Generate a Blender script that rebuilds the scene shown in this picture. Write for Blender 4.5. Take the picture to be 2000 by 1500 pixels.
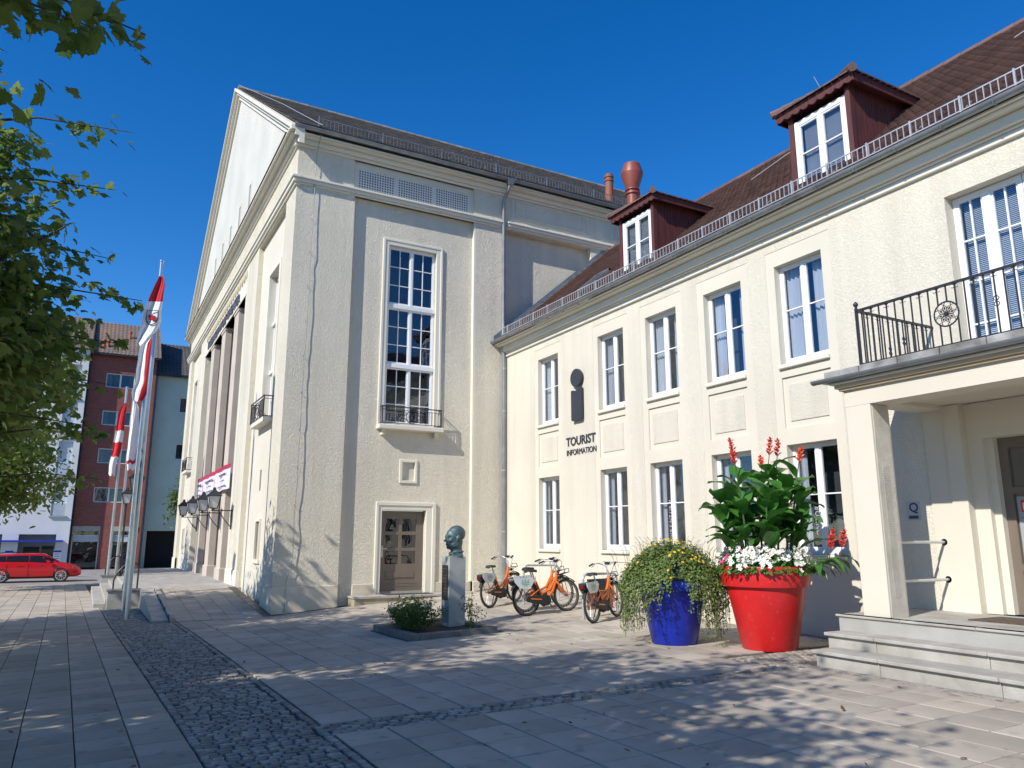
import bpy, bmesh, math, random
import numpy as np
from mathutils import Vector, Matrix, Euler

for o in list(bpy.data.objects): bpy.data.objects.remove(o)
scn = bpy.context.scene
COL = scn.collection
R = math.radians
rng = random.Random(7)
nrg = np.random.RandomState(11)

# ------------------------------------------------------------------ camera
cam_d = bpy.data.cameras.new('camera'); cam = bpy.data.objects.new('camera', cam_d); COL.objects.link(cam)
cam_d.sensor_width = 36.0; cam_d.lens = 26.507; cam_d.clip_start = 0.05; cam_d.clip_end = 3000
CAMZ = 1.98
cam.location = (0, 0, CAMZ)
_yaw, _pit = R(-61.0386), R(11.5984)
_f = Vector((math.sin(_yaw)*math.cos(_pit), math.cos(_yaw)*math.cos(_pit), math.sin(_pit)))
_r = Vector((math.cos(_yaw), -math.sin(_yaw), 0)); _u = _r.cross(_f)
cam.matrix_world = Matrix(((_r.x,_u.x,-_f.x,0),(_r.y,_u.y,-_f.y,0),(_r.z,_u.z,-_f.z,CAMZ),(0,0,0,1)))
scn.camera = cam
scn.render.resolution_x, scn.render.resolution_y = 1024, 768
FPX = 1472.6
def proj(p):
    d = Vector(p)-Vector((0,0,CAMZ)); z = d.dot(_f)
    if z < .1: return None
    return 1000+FPX*d.dot(_r)/z, 750-FPX*d.dot(_u)/z, z

# ------------------------------------------------------------------ world, sun, exposure
SUN = Vector((.335, -1, .79)).normalized()
wd = bpy.data.worlds.new('World'); scn.world = wd; wd.use_nodes = True
nt = wd.node_tree; nt.nodes.clear()
sky = nt.nodes.new('ShaderNodeTexSky'); sky.sky_type = 'NISHITA'; sky.sun_disc = False
sky.sun_elevation = math.asin(SUN.z); sky.sun_rotation = math.atan2(SUN.x, SUN.y)
sky.altitude = 300; sky.air_density = 1.0; sky.dust_density = 0.0; sky.ozone_density = 4.5
bg = nt.nodes.new('ShaderNodeBackground'); bg.inputs[1].default_value = .142
wo = nt.nodes.new('ShaderNodeOutputWorld')
hs = nt.nodes.new('ShaderNodeHueSaturation'); hs.inputs['Saturation'].default_value = 1.33; hs.inputs['Hue'].default_value = .508
nt.links.new(sky.outputs[0], hs.inputs['Color']); nt.links.new(hs.outputs[0], bg.inputs[0]); nt.links.new(bg.outputs[0], wo.inputs[0])
sl = bpy.data.lights.new('sun', 'SUN'); sl.energy = 4.6; sl.angle = R(.53); sl.color = (1, .952, .875)
so = bpy.data.objects.new('sun', sl); COL.objects.link(so)
so.rotation_euler = (-SUN).to_track_quat('-Z', 'Y').to_euler(); so.location = (20, -40, 40)
scn.view_settings.view_transform = 'Standard'; scn.view_settings.look = 'None'
scn.view_settings.exposure = 0.26; scn.view_settings.gamma = 1
scn.view_settings.use_curve_mapping = False

# ------------------------------------------------------------------ materials
MATS = {}
def mat(name, col, rough=.7, var=.06, vscale=3., bump=0., bscale=40., metal=0., spec=.5, island=0., col2=None, detail=4, stretch=None, trans=0.):
    if name in MATS: return MATS[name]
    m = bpy.data.materials.new(name); m.use_nodes = True
    n = m.node_tree; b = n.nodes['Principled BSDF']
    b.inputs['Roughness'].default_value = rough; b.inputs['Metallic'].default_value = metal
    b.inputs['Specular IOR Level'].default_value = spec
    if trans: b.inputs['Transmission Weight'].default_value = trans
    tc = n.nodes.new('ShaderNodeTexCoord'); src = tc.outputs['Object']
    if stretch:
        mp = n.nodes.new('ShaderNodeMapping'); mp.inputs['Scale'].default_value = stretch
        n.links.new(src, mp.inputs[0]); src = mp.outputs[0]
    nz = n.nodes.new('ShaderNodeTexNoise'); nz.inputs['Scale'].default_value = vscale; nz.inputs['Detail'].default_value = detail
    n.links.new(src, nz.inputs['Vector'])
    mx = n.nodes.new('ShaderNodeMix'); mx.data_type = 'RGBA'
    c = Vector(col[:3]); c2 = Vector(col2) if col2 else c*(1-var*2.2)
    if not col2: c = c*(1+var)
    mx.inputs[6].default_value = (*c2, 1); mx.inputs[7].default_value = (*c, 1)
    rp = n.nodes.new('ShaderNodeMapRange'); rp.inputs[1].default_value = .3; rp.inputs[2].default_value = .7
    n.links.new(nz.outputs['Fac'], rp.inputs[0]); n.links.new(rp.outputs[0], mx.inputs[0])
    out = mx.outputs[2]
    if island:
        oi = n.nodes.new('ShaderNodeObjectInfo'); ge = n.nodes.new('ShaderNodeNewGeometry')
        ad = n.nodes.new('ShaderNodeMath'); ad.operation = 'ADD'
        n.links.new(oi.outputs['Random'], ad.inputs[0]); n.links.new(ge.outputs['Random Per Island'], ad.inputs[1])
        fr = n.nodes.new('ShaderNodeMath'); fr.operation = 'FRACT'; n.links.new(ad.outputs[0], fr.inputs[0])
        mr = n.nodes.new('ShaderNodeMapRange'); mr.inputs[3].default_value = 1-island; mr.inputs[4].default_value = 1+island
        n.links.new(fr.outputs[0], mr.inputs[0])
        vm = n.nodes.new('ShaderNodeVectorMath'); vm.operation = 'SCALE'
        n.links.new(out, vm.inputs[0]); n.links.new(mr.outputs[0], vm.inputs['Scale']); out = vm.outputs[0]
    n.links.new(out, b.inputs['Base Color'])
    if bump:
        bz = n.nodes.new('ShaderNodeTexNoise'); bz.inputs['Scale'].default_value = bscale; bz.inputs['Detail'].default_value = 3
        n.links.new(src, bz.inputs['Vector'])
        bp = n.nodes.new('ShaderNodeBump'); bp.inputs['Strength'].default_value = bump; bp.inputs['Distance'].default_value = .02
        n.links.new(bz.outputs['Fac'], bp.inputs['Height']); n.links.new(bp.outputs[0], b.inputs['Normal'])
    MATS[name] = m
    return m

def stucco(name, col, scale=16., dist=.02, strength=1., grime=.1):
    m = mat(name, col, .85, .035, .35)
    n = m.node_tree; b = n.nodes['Principled BSDF']; tc = [x for x in n.nodes if x.type == 'TEX_COORD'][0]
    # trowelled worm-like relief: distorted noise, thresholded softly
    a = n.nodes.new('ShaderNodeTexNoise'); a.inputs['Scale'].default_value = scale; a.inputs['Detail'].default_value = 2.5; a.inputs['Distortion'].default_value = 1.6
    n.links.new(tc.outputs['Object'], a.inputs['Vector'])
    mr = n.nodes.new('ShaderNodeMapRange'); mr.interpolation_type = 'SMOOTHSTEP'; mr.inputs[1].default_value = .38; mr.inputs[2].default_value = .6
    n.links.new(a.outputs['Fac'], mr.inputs[0])
    f = n.nodes.new('ShaderNodeTexNoise'); f.inputs['Scale'].default_value = 90; n.links.new(tc.outputs['Object'], f.inputs['Vector'])
    ad = n.nodes.new('ShaderNodeMath'); ad.operation = 'MULTIPLY_ADD'; ad.inputs[1].default_value = .08
    n.links.new(f.outputs['Fac'], ad.inputs[0]); n.links.new(mr.outputs[0], ad.inputs[2])
    # rain streaks and patchy soiling
    mp = n.nodes.new('ShaderNodeMapping'); mp.inputs['Scale'].default_value = (1.6,1.6,.10); n.links.new(tc.outputs['Object'], mp.inputs[0])
    sk = n.nodes.new('ShaderNodeTexNoise'); sk.inputs['Scale'].default_value = 1.5; sk.inputs['Detail'].default_value = 7; n.links.new(mp.outputs[0], sk.inputs['Vector'])
    sr = n.nodes.new('ShaderNodeMapRange'); sr.inputs[1].default_value = .42; sr.inputs[2].default_value = .72; sr.inputs[3].default_value = 1.; sr.inputs[4].default_value = 1-grime; n.links.new(sk.outputs['Fac'], sr.inputs[0])
    vm = n.nodes.new('ShaderNodeVectorMath'); vm.operation = 'SCALE'; lk = b.inputs['Base Color'].links[0]; n.links.new(lk.from_socket, vm.inputs[0]); n.links.new(sr.outputs[0], vm.inputs['Scale']); n.links.new(vm.outputs[0], b.inputs['Base Color'])
    bp = n.nodes.new('ShaderNodeBump'); bp.inputs['Strength'].default_value = strength; bp.inputs['Distance'].default_value = dist
    n.links.new(ad.outputs[0], bp.inputs['Height']); n.links.new(bp.outputs[0], b.inputs['Normal'])
    return m

def glass_mat(name, tint=(.86,.89,.92), gl=(.9,.95,1.)):
    if name in MATS: return MATS[name]
    m = bpy.data.materials.new(name); m.use_nodes = True; n = m.node_tree; n.nodes.clear()
    o = n.nodes.new('ShaderNodeOutputMaterial'); mx = n.nodes.new('ShaderNodeMixShader')
    t = n.nodes.new('ShaderNodeBsdfTransparent'); t.inputs[0].default_value = (*tint,1)
    g = n.nodes.new('ShaderNodeBsdfGlossy'); g.inputs['Color'].default_value = (*gl,1); g.inputs['Roughness'].default_value = .015
    lw = n.nodes.new('ShaderNodeLayerWeight'); lw.inputs['Blend'].default_value = .5
    pw = n.nodes.new('ShaderNodeMath'); pw.operation = 'POWER'; pw.inputs[1].default_value = 3.2; n.links.new(lw.outputs['Facing'], pw.inputs[0])
    fr = n.nodes.new('ShaderNodeMath'); fr.operation = 'MULTIPLY_ADD'; fr.inputs[1].default_value = .9; fr.inputs[2].default_value = .07; n.links.new(pw.outputs[0], fr.inputs[0])
    # slight pane waviness
    nz = n.nodes.new('ShaderNodeTexNoise'); nz.inputs['Scale'].default_value = 1.6
    tc = n.nodes.new('ShaderNodeTexCoord'); n.links.new(tc.outputs['Object'], nz.inputs['Vector'])
    bp = n.nodes.new('ShaderNodeBump'); bp.inputs['Strength'].default_value = .06; bp.inputs['Distance'].default_value = .1
    n.links.new(nz.outputs['Fac'], bp.inputs['Height']); n.links.new(bp.outputs[0], g.inputs['Normal'])
    n.links.new(fr.outputs[0], mx.inputs[0]); n.links.new(t.outputs[0], mx.inputs[1]); n.links.new(g.outputs[0], mx.inputs[2])
    n.links.new(mx.outputs[0], o.inputs[0]); MATS[name] = m
    return m

def leaf_mat(name, col, col2, rough=.5, trans=.35):
    if name in MATS: return MATS[name]
    m = bpy.data.materials.new(name); m.use_nodes = True; n = m.node_tree
    b = n.nodes['Principled BSDF']; b.inputs['Roughness'].default_value = rough
    ge = n.nodes.new('ShaderNodeNewGeometry'); mx = n.nodes.new('ShaderNodeMix'); mx.data_type = 'RGBA'
    mx.inputs[6].default_value = (*col,1); mx.inputs[7].default_value = (*col2,1)
    n.links.new(ge.outputs['Random Per Island'], mx.inputs[0]); n.links.new(mx.outputs[2], b.inputs['Base Color'])
    tr = n.nodes.new('ShaderNodeBsdfTranslucent'); n.links.new(mx.outputs[2], tr.inputs[0])
    ms = n.nodes.new('ShaderNodeMixShader'); ms.inputs[0].default_value = trans
    o = n.nodes['Material Output']; n.links.new(b.outputs[0], ms.inputs[1]); n.links.new(tr.outputs[0], ms.inputs[2]); n.links.new(ms.outputs[0], o.inputs[0])
    MATS[name] = m
    return m

CREAM = (.76,.72,.60); CREAM2 = (.74,.715,.62)
M_ROUGH = stucco('rough_cream_plaster', (.775,.715,.575), 20., .015, .9)
M_WROUGH = stucco('wing_cream_plaster', (.735,.683,.562), 36., .0062, .85)
M_SMOOTH = mat('smooth_cream_plaster', (.655,.608,.502), .8, .03, .6, .12, 60)
M_TRIM = mat('moulding_plaster', (.71,.67,.56), .75, .03, .8, .06, 40)
M_PLINTH = mat('plinth_plaster', (.68,.60,.47), .85, .08, .9, .3, 40)
M_WHITE = mat('white_window_paint', (.80,.80,.79), .35, .02, 2)
M_GLASS = glass_mat('window_glass')
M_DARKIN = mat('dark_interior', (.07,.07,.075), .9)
M_CURT = mat('curtain_cloth', (.66,.67,.70), .9, .08, 5, .3, 14, stretch=(1,1,.05))
M_ZINC = mat('zinc_sheet', (.30,.32,.34), .45, .12, 3, metal=.6)
M_GALV = mat('galvanised_bar', (.45,.46,.48), .45, .08, 9, metal=.3)
M_IRON = mat('black_iron', (.025,.025,.028), .45, .1, 9)
M_STONE = mat('grey_granite', (.45,.43,.39), .8, .14, 2.6, .35, 70, col2=(.31,.285,.24), detail=9)
M_SAND = mat('pink_sandstone', (.58,.50,.42), .85, .1, 1.2, .3, 50, col2=(.48,.41,.345))
M_SLAB = mat('paving_slab', (.46,.40,.322), .85, .1, 1.3, .35, 120, island=.16, col2=(.345,.30,.24), detail=9)
M_COB = mat('cobble_granite', (.34,.30,.252), .75, .15, 9, .5, 60, island=.38, col2=(.205,.185,.155))
M_DIRT = mat('joint_soil', (.11,.095,.075), .95, .2, 2, .4, 30)
M_ASPH = mat('asphalt', (.06,.06,.062), .9, .15, 2, .3, 80)
M_TILE_R = mat('red_brown_roof_tile', (.17,.095,.08), .8, .12, 2, .2, 50, island=.2, col2=(.115,.07,.06))
M_TILE_G = mat('weathered_roof_tile', (.27,.235,.20), .85, .15, 1.5, .3, 50, island=.25, col2=(.16,.14,.122))
M_WOODR = mat('oxblood_timber', (.105,.03,.025), .6, .15, 3, .15, 30, stretch=(6,6,.6))
M_DOOR = mat('taupe_door_paint', (.17,.135,.105), .5, .05, 3, .05, 30)
M_SIGN = mat('anthracite_sign', (.035,.042,.055), .4, .05, 4)
M_RED = mat('red_glazed_plastic', (.60,.012,.014), .38, .05, 2.2, .04, 12, detail=9, col2=(.47,.016,.016))
M_BLUE = mat('blue_glazed_plastic', (.004,.022,.37), .36, .05, 2.2, .04, 12, detail=9, col2=(.006,.018,.26))
M_ORANGE = mat('orange_paint', (.72,.16,.018), .35, .03, 3)
M_RUBBER = mat('black_rubber', (.02,.02,.02), .7, .1, 9)
M_SILVER = mat('brushed_silver', (.6,.6,.6), .35, .05, 9, metal=.55)
M_BRONZE = mat('verdigris_bronze', (.12,.185,.19), .5, .25, 7, .25, 60, metal=.35, col2=(.045,.075,.08))
M_BARK = mat('bark', (.11,.085,.065), .95, .2, 6, .8, 25, stretch=(3,3,.5))
M_PLATE = mat('pale_plastic', (.62,.66,.64), .5, .03, 5)
M_GREENPR = mat('green_print', (.12,.3,.12), .6)
M_CONC = mat('concrete', (.40,.39,.36), .85, .12, 1.5, .25, 60, col2=(.29,.28,.25))
M_BLACK = mat('black_opening', (.008,.008,.009), .8)

def specks(m, col, scale, lo, hi, amt):
    n = m.node_tree; b = n.nodes['Principled BSDF']; tc = [x for x in n.nodes if x.type == 'TEX_COORD'][0]
    geo = n.nodes.new('ShaderNodeNewGeometry')
    z = n.nodes.new('ShaderNodeTexNoise'); z.inputs['Scale'].default_value = scale; z.inputs['Detail'].default_value = 5; n.links.new(geo.outputs['Position'], z.inputs['Vector'])
    r = n.nodes.new('ShaderNodeMapRange'); r.inputs[1].default_value = lo; r.inputs[2].default_value = hi; r.inputs[4].default_value = amt; n.links.new(z.outputs['Fac'], r.inputs[0])
    mx = n.nodes.new('ShaderNodeMix'); mx.data_type = 'RGBA'; mx.inputs[7].default_value = (*col,1)
    n.links.new(r.outputs[0], mx.inputs[0]); n.links.new(b.inputs['Base Color'].links[0].from_socket, mx.inputs[6]); n.links.new(mx.outputs[2], b.inputs['Base Color'])
specks(M_SLAB,(.16,.14,.115),5.,.60,.72,.55); specks(M_SLAB,(.5,.47,.41),1.1,.55,.75,.35)
specks(M_RED,(.50,.2,.16),14.,.58,.8,.25); specks(M_BLUE,(.1,.13,.32),14.,.58,.8,.3)
specks(M_STONE,(.2,.18,.14),3.,.58,.75,.5); specks(M_PLINTH,(.42,.36,.28),2.,.52,.75,.5)
specks(M_COB,(.33,.29,.2),2.,.55,.75,.4)

# ------------------------------------------------------------------ mesh helpers
class MB:
    def __init__(s): s.v = []; s.f = []
    def add(s, vs, fs):
        b = len(s.v); s.v += [tuple(v) for v in vs]; s.f += [tuple(i+b for i in f) for f in fs]; return s
    def hexa(s, c):  # 8 corners: bottom 4 ccw, top 4
        return s.add(c, [(3,2,1,0),(4,5,6,7),(0,1,5,4),(1,2,6,5),(2,3,7,6),(3,0,4,7)])
    def box(s, x0,x1,y0,y1,z0,z1):
        return s.hexa([(x0,y0,z0),(x1,y0,z0),(x1,y1,z0),(x0,y1,z0),(x0,y0,z1),(x1,y0,z1),(x1,y1,z1),(x0,y1,z1)])
    def pbox(s, P, u0,u1,v0,v1,n0,n1):
        return s.hexa([P(u0,v0,n0),P(u1,v0,n0),P(u1,v1,n0),P(u0,v1,n0),P(u0,v0,n1),P(u1,v0,n1),P(u1,v1,n1),P(u0,v1,n1)])
    def bar(s, a, b, w, h=None, up=(0,0,1)):
        a = Vector(a); b = Vector(b); d = (b-a).normalized(); h = h or w
        up = Vector(up)
        if abs(d.dot(up)) > .95: up = Vector((1,0,0))
        x = d.cross(up).normalized()*w/2; y = x.cross(d).normalized()*h/2
        return s.hexa([a-x-y,a+x-y,a+x+y,a-x+y,b-x-y,b+x-y,b+x+y,b-x+y])
    def tube(s, pts, r, n=8, closed=False, caps=True):
        pts = [Vector(p) for p in pts]; m = len(pts); rs = r if isinstance(r,(list,tuple)) else [r]*m
        base = len(s.v); prev = None
        for i,p in enumerate(pts):
            if closed: d = pts[(i+1)%m]-pts[i-1]
            else: d = pts[min(i+1,m-1)]-pts[max(i-1,0)]
            if d.length < 1e-9: d = Vector((0,0,1))
            d.normalize()
            if prev is None:
                x = d.orthogonal().normalized()
            else:
                x = prev-d*prev.dot(d)
                x = x.normalized() if x.length > 1e-6 else d.orthogonal().normalized()
            prev = x; y = d.cross(x)
            for k in range(n):
                a = 2*math.pi*k/n; s.v.append(tuple(p+(x*math.cos(a)+y*math.sin(a))*rs[i]))
        rows = m if closed else m-1
        for i in range(rows):
            j = (i+1)%m
            for k in range(n):
                l = (k+1)%n
                s.f.append((base+i*n+k, base+i*n+l, base+j*n+l, base+j*n+k))
        if caps and not closed:
            s.f.append(tuple(base+k for k in reversed(range(n)))); s.f.append(tuple(base+(m-1)*n+k for k in range(n)))
        return s
    def lathe(s, prof, c=(0,0,0), n=32, axis='z', close=False):
        base = len(s.v); m = len(prof)
        for (r,h) in prof:
            for k in range(n):
                a = 2*math.pi*k/n; x,y = r*math.cos(a), r*math.sin(a)
                v = (x,y,h) if axis == 'z' else ((h,x,y) if axis == 'x' else (x,h,y))
                s.v.append((v[0]+c[0],v[1]+c[1],v[2]+c[2]))
        for i in range(m if close else m-1):
            j = (i+1)%m
            for k in range(n):
                l = (k+1)%n; s.f.append((base+i*n+k,base+i*n+l,base+j*n+l,base+j*n+k))
        if not close:
            s.f.append(tuple(base+k for k in reversed(range(n)))); s.f.append(tuple(base+(m-1)*n+k for k in range(n)))
        return s
    def prism(s, poly, P, n0, n1):  # poly in (u,v), extruded along n through mapping P(u,v,n)
        m = len(poly)
        return s.add([P(u,v,n0) for u,v in poly]+[P(u,v,n1) for u,v in poly],
            [tuple(reversed(range(m))), tuple(range(m,2*m))]+[(i,(i+1)%m,(i+1)%m+m,i+m) for i in range(m)])
    def sheet(s, P, u0,u1,v0,v1, holes=(), depth=.2, n=0.):
        """wall face with rectangular holes and reveals going inward by depth"""
        us = sorted(set([u0,u1]+[min(max(h[i],u0),u1) for h in holes for i in (0,1)]))
        vs = sorted(set([v0,v1]+[min(max(h[i],v0),v1) for h in holes for i in (2,3)]))
        idx = {}
        def vi(u,v,nn):
            k = (round(u,5),round(v,5),round(nn,5))
            if k not in idx: idx[k] = len(s.v); s.v.append(tuple(P(u,v,nn)))
            return idx[k]
        for i in range(len(us)-1):
            for j in range(len(vs)-1):
                cu,cv = (us[i]+us[i+1])/2,(vs[j]+vs[j+1])/2
                if any(h[0]<cu<h[1] and h[2]<cv<h[3] for h in holes): continue
                s.f.append((vi(us[i],vs[j],n),vi(us[i+1],vs[j],n),vi(us[i+1],vs[j+1],n),vi(us[i],vs[j+1],n)))
        for h in holes:
            dd = h[4] if len(h) > 4 else depth
            a,b,c,d = h[:4]
            for (p,q) in (((a,c),(b,c)),((b,c),(b,d)),((b,d),(a,d)),((a,d),(a,c))):
                if (p[1]==q[1] and (p[1]<=v0 or p[1]>=v1)) or (p[0]==q[0] and (p[0]<=u0 or p[0]>=u1)): continue
                s.add([P(p[0],p[1],n),P(q[0],q[1],n),P(q[0],q[1],n-dd),P(p[0],p[1],n-dd)],[(0,1,2,3)])
        return s

def wloc(o):
    l = Vector((0,0,0))
    while o is not None: l += o.location; o = o.parent
    return l
def obj(name, mb, m, parent=None, smooth=False, bevel=0., world=True, recalc=True, angle=None):
    me = bpy.data.meshes.new(name)
    off = wloc(parent) if (parent is not None and world) else Vector((0,0,0))
    me.from_pydata([(v[0]-off.x,v[1]-off.y,v[2]-off.z) for v in mb.v], [], mb.f)
    if recalc or bevel:
        bm = bmesh.new(); bm.from_mesh(me)
        if recalc: bmesh.ops.recalc_face_normals(bm, faces=bm.faces)
        if bevel: bmesh.ops.bevel(bm, geom=[e for e in bm.edges if e.is_manifold and e.calc_face_angle(0) > .6], offset=bevel, segments=1, affect='EDGES', clamp_overlap=True)
        bm.to_mesh(me); bm.free()
    if smooth:
        me.shade_smooth()
        me.set_sharp_from_angle(angle=R(angle or 40))
    me.materials.append(m)
    o = bpy.data.objects.new(name, me); COL.objects.link(o)
    if parent is not None: o.parent = parent
    return o
def tag(o, label=None, cat=None, group=None, kind=None):
    if label: o['label'] = label
    if cat: o['category'] = cat
    if group: o['group'] = group
    if kind: o['kind'] = kind
    return o
def thing(name, label, cat, loc=(0,0,0), group=None):
    o = bpy.data.objects.new(name, None); COL.objects.link(o); o.location = loc; o.empty_display_size = .2
    return tag(o, label, cat, group)
def copy_tree(o, parent=None):
    c = o.copy(); COL.objects.link(c); c.parent = parent
    for ch in o.children: copy_tree(ch, c)
    return c
def text_mb(txt, size, P, n0, n1, u, v, bold=0., xs=1., align='LEFT', vertical=False):
    cu = bpy.data.curves.new('txt','FONT'); cu.body = txt; cu.size = size; cu.offset = bold; cu.align_x = align; cu.resolution_u = 3
    o = bpy.data.objects.new('txt', cu); COL.objects.link(o)
    bpy.context.view_layer.update()
    me = o.evaluated_get(bpy.context.evaluated_depsgraph_get()).to_mesh()
    mb = MB(); nv = len(me.vertices)
    def q(c, n):
        a,b = c.x*xs, c.y
        if vertical: a,b = -b, a
        return P(u+a, v+b, n)
    # front cap + side walls
    fr = [q(w.co,n1) for w in me.vertices]; bk = [q(w.co,n0) for w in me.vertices]
    fs = [tuple(p.vertices) for p in me.polygons]
    ed = {}
    for f in fs:
        for i in range(len(f)):
            a,b = f[i],f[(i+1)%len(f)]; k = (min(a,b),max(a,b)); ed[k] = ed.get(k,0)+1
    sides = [(a,b,b+nv,a+nv) for (a,b),c in ed.items() if c == 1]
    mb.add(fr+bk, fs+sides)
    o.evaluated_get(bpy.context.evaluated_depsgraph_get()).to_mesh_clear()
    bpy.data.objects.remove(o); bpy.data.curves.remove(cu)
    return mb

# ------------------------------------------------------------------ terrain height
_CP = np.array([(0,0,.22),(-6,1,.2),(0,5,.25),(-6,7.2,.28),(-2,7.2,.28),(-7.8,9.55,.25),(-9.8,9.55,.27),(-12.9,9.55,.395),(-14.7,9.55,.52),(-17.67,9.55,.50),(-17.67,8.5,.33),(-17.67,6.5,.215),(-17.67,5.2,.15),(-17.67,3.7,0),(-12,5,.17),(-12,1,.1),(-18,1,-.02),(-18,-4,-.03),(-26,0,-.08),(-33,-2,-.18),(-33,8,-.18),(-45,0,-.2),(-45,12,-.2),(0,-8,.2),(-12,-8,.1),(10,0,.22),(10,9,.28),(-45,-14,-.2)])*1.2
_n = len(_CP); _M = np.zeros((_n+3,_n+3))
_M[:_n,:_n] = np.linalg.norm(_CP[:,None,:2]-_CP[None,:,:2],axis=2)-np.eye(_n)*.3
_M[:_n,_n] = 1; _M[:_n,_n+1:] = _CP[:,:2]; _M[_n:,:_n] = _M[:_n,_n:].T
_W = np.linalg.solve(_M, np.r_[_CP[:,2],0,0,0])
def G(x, y):
    x = min(max(x,-58),14); y = min(max(y,-18),16)
    return float(np.hypot(_CP[:,0]-x,_CP[:,1]-y)@_W[:_n]+_W[_n]+_W[_n+1]*x+_W[_n+2]*y)

# ================================================================== SETTING
def build_ground():
    mb = MB()
    xs = [-900,-300,-120,-80]+[-70+1.0*i for i in range(0,88)]+[40,120,300,900]
    ys = [-900,-300,-100,-40]+[-20+1.0*i for i in range(0,38)]+[40,120,300,900]
    for x in xs:
        for y in ys: mb.v.append((x,y,G(x,y)-.022))
    ny = len(ys)
    for i in range(len(xs)-1):
        for j in range(ny-1): mb.f.append((i*ny+j,(i+1)*ny+j,(i+1)*ny+j+1,i*ny+j+1))
    tag(obj('ground', mb, M_DIRT, smooth=True), kind='structure')
build_ground()

def piece_mesh(name, sx, sy, h, ch, mtl, jit=0., rnd=None):
    """chamfered stone, top at z=0"""
    rr = rnd or rng
    j = lambda: rr.uniform(-jit, jit)
    a,b = sx/2,sy/2
    low = [(-a,-b,-h),(a,-b,-h),(a,b,-h),(-a,b,-h)]
    mid = [(-a+j(),-b+j(),-ch),(a+j(),-b+j(),-ch),(a+j(),b+j(),-ch),(-a+j(),b+j(),-ch)]
    top = [(x*(1-ch*1.1/a),y*(1-ch*1.1/b),0+abs(j())*.4) for x,y,_ in mid]
    return low+mid+top, [(0,1,5,4),(1,2,6,5),(2,3,7,6),(3,0,4,7),(4,5,9,8),(5,6,10,9),(6,7,11,10),(7,4,8,11),(8,9,10,11)]

def lay(parent, piece, spots, variants, mtl, nmax=300):
    """spots: (x,y,rot,variant). the largest in view become objects, the others one joined part"""
    sc = []
    for s in spots:
        p = proj((s[0],s[1],G(s[0],s[1])))
        vis = p and -60 < p[0] < 2060 and p[1] < 1580
        sc.append(1/p[2] if vis else 0)
    order = sorted(range(len(spots)), key=lambda i: -sc[i])
    meshes = []
    for (vs,fs) in variants:
        me = bpy.data.meshes.new(piece); me.from_pydata(vs,[],fs); me.materials.append(mtl); meshes.append(me)
    rest = MB()
    for k,i in enumerate(order):
        x,y,rot,var = spots[i]; e = .2
        z = G(x,y); nx,ny = -(G(x+e,y)-G(x-e,y))/(2*e), -(G(x,y+e)-G(x,y-e))/(2*e)
        q = Vector((nx+rng.gauss(0,.004),ny+rng.gauss(0,.004),1)).normalized()
        mt = Matrix.Translation((x,y,z+rng.gauss(0,.0012))) @ q.to_track_quat('Z','Y').to_matrix().to_4x4()
        # keep axes: rebuild with x axis near world X rotated by rot
        zx = q; xx = Vector((math.cos(rot),math.sin(rot),0)); yy = zx.cross(xx).normalized(); xx = yy.cross(zx)
        mt = Matrix(((xx.x,yy.x,zx.x,x),(xx.y,yy.y,zx.y,y),(xx.z,yy.z,zx.z,mt.translation.z),(0,0,0,1)))
        if k < nmax and sc[i] > 0:
            o = bpy.data.objects.new(piece, meshes[var]); COL.objects.link(o); o.parent = parent; o.matrix_local = mt
        else:
            vs,fs = variants[var]; rest.add([mt@Vector(v) for v in vs], fs)
    if rest.v:
        tag(obj(piece+'_field', rest, mtl, parent, recalc=False), kind='stuff')

def strip_l(x):   # left edge of the cobbled strip
    return 1.12+.0215*x
def strip_r(x):
    return 2.13

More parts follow.
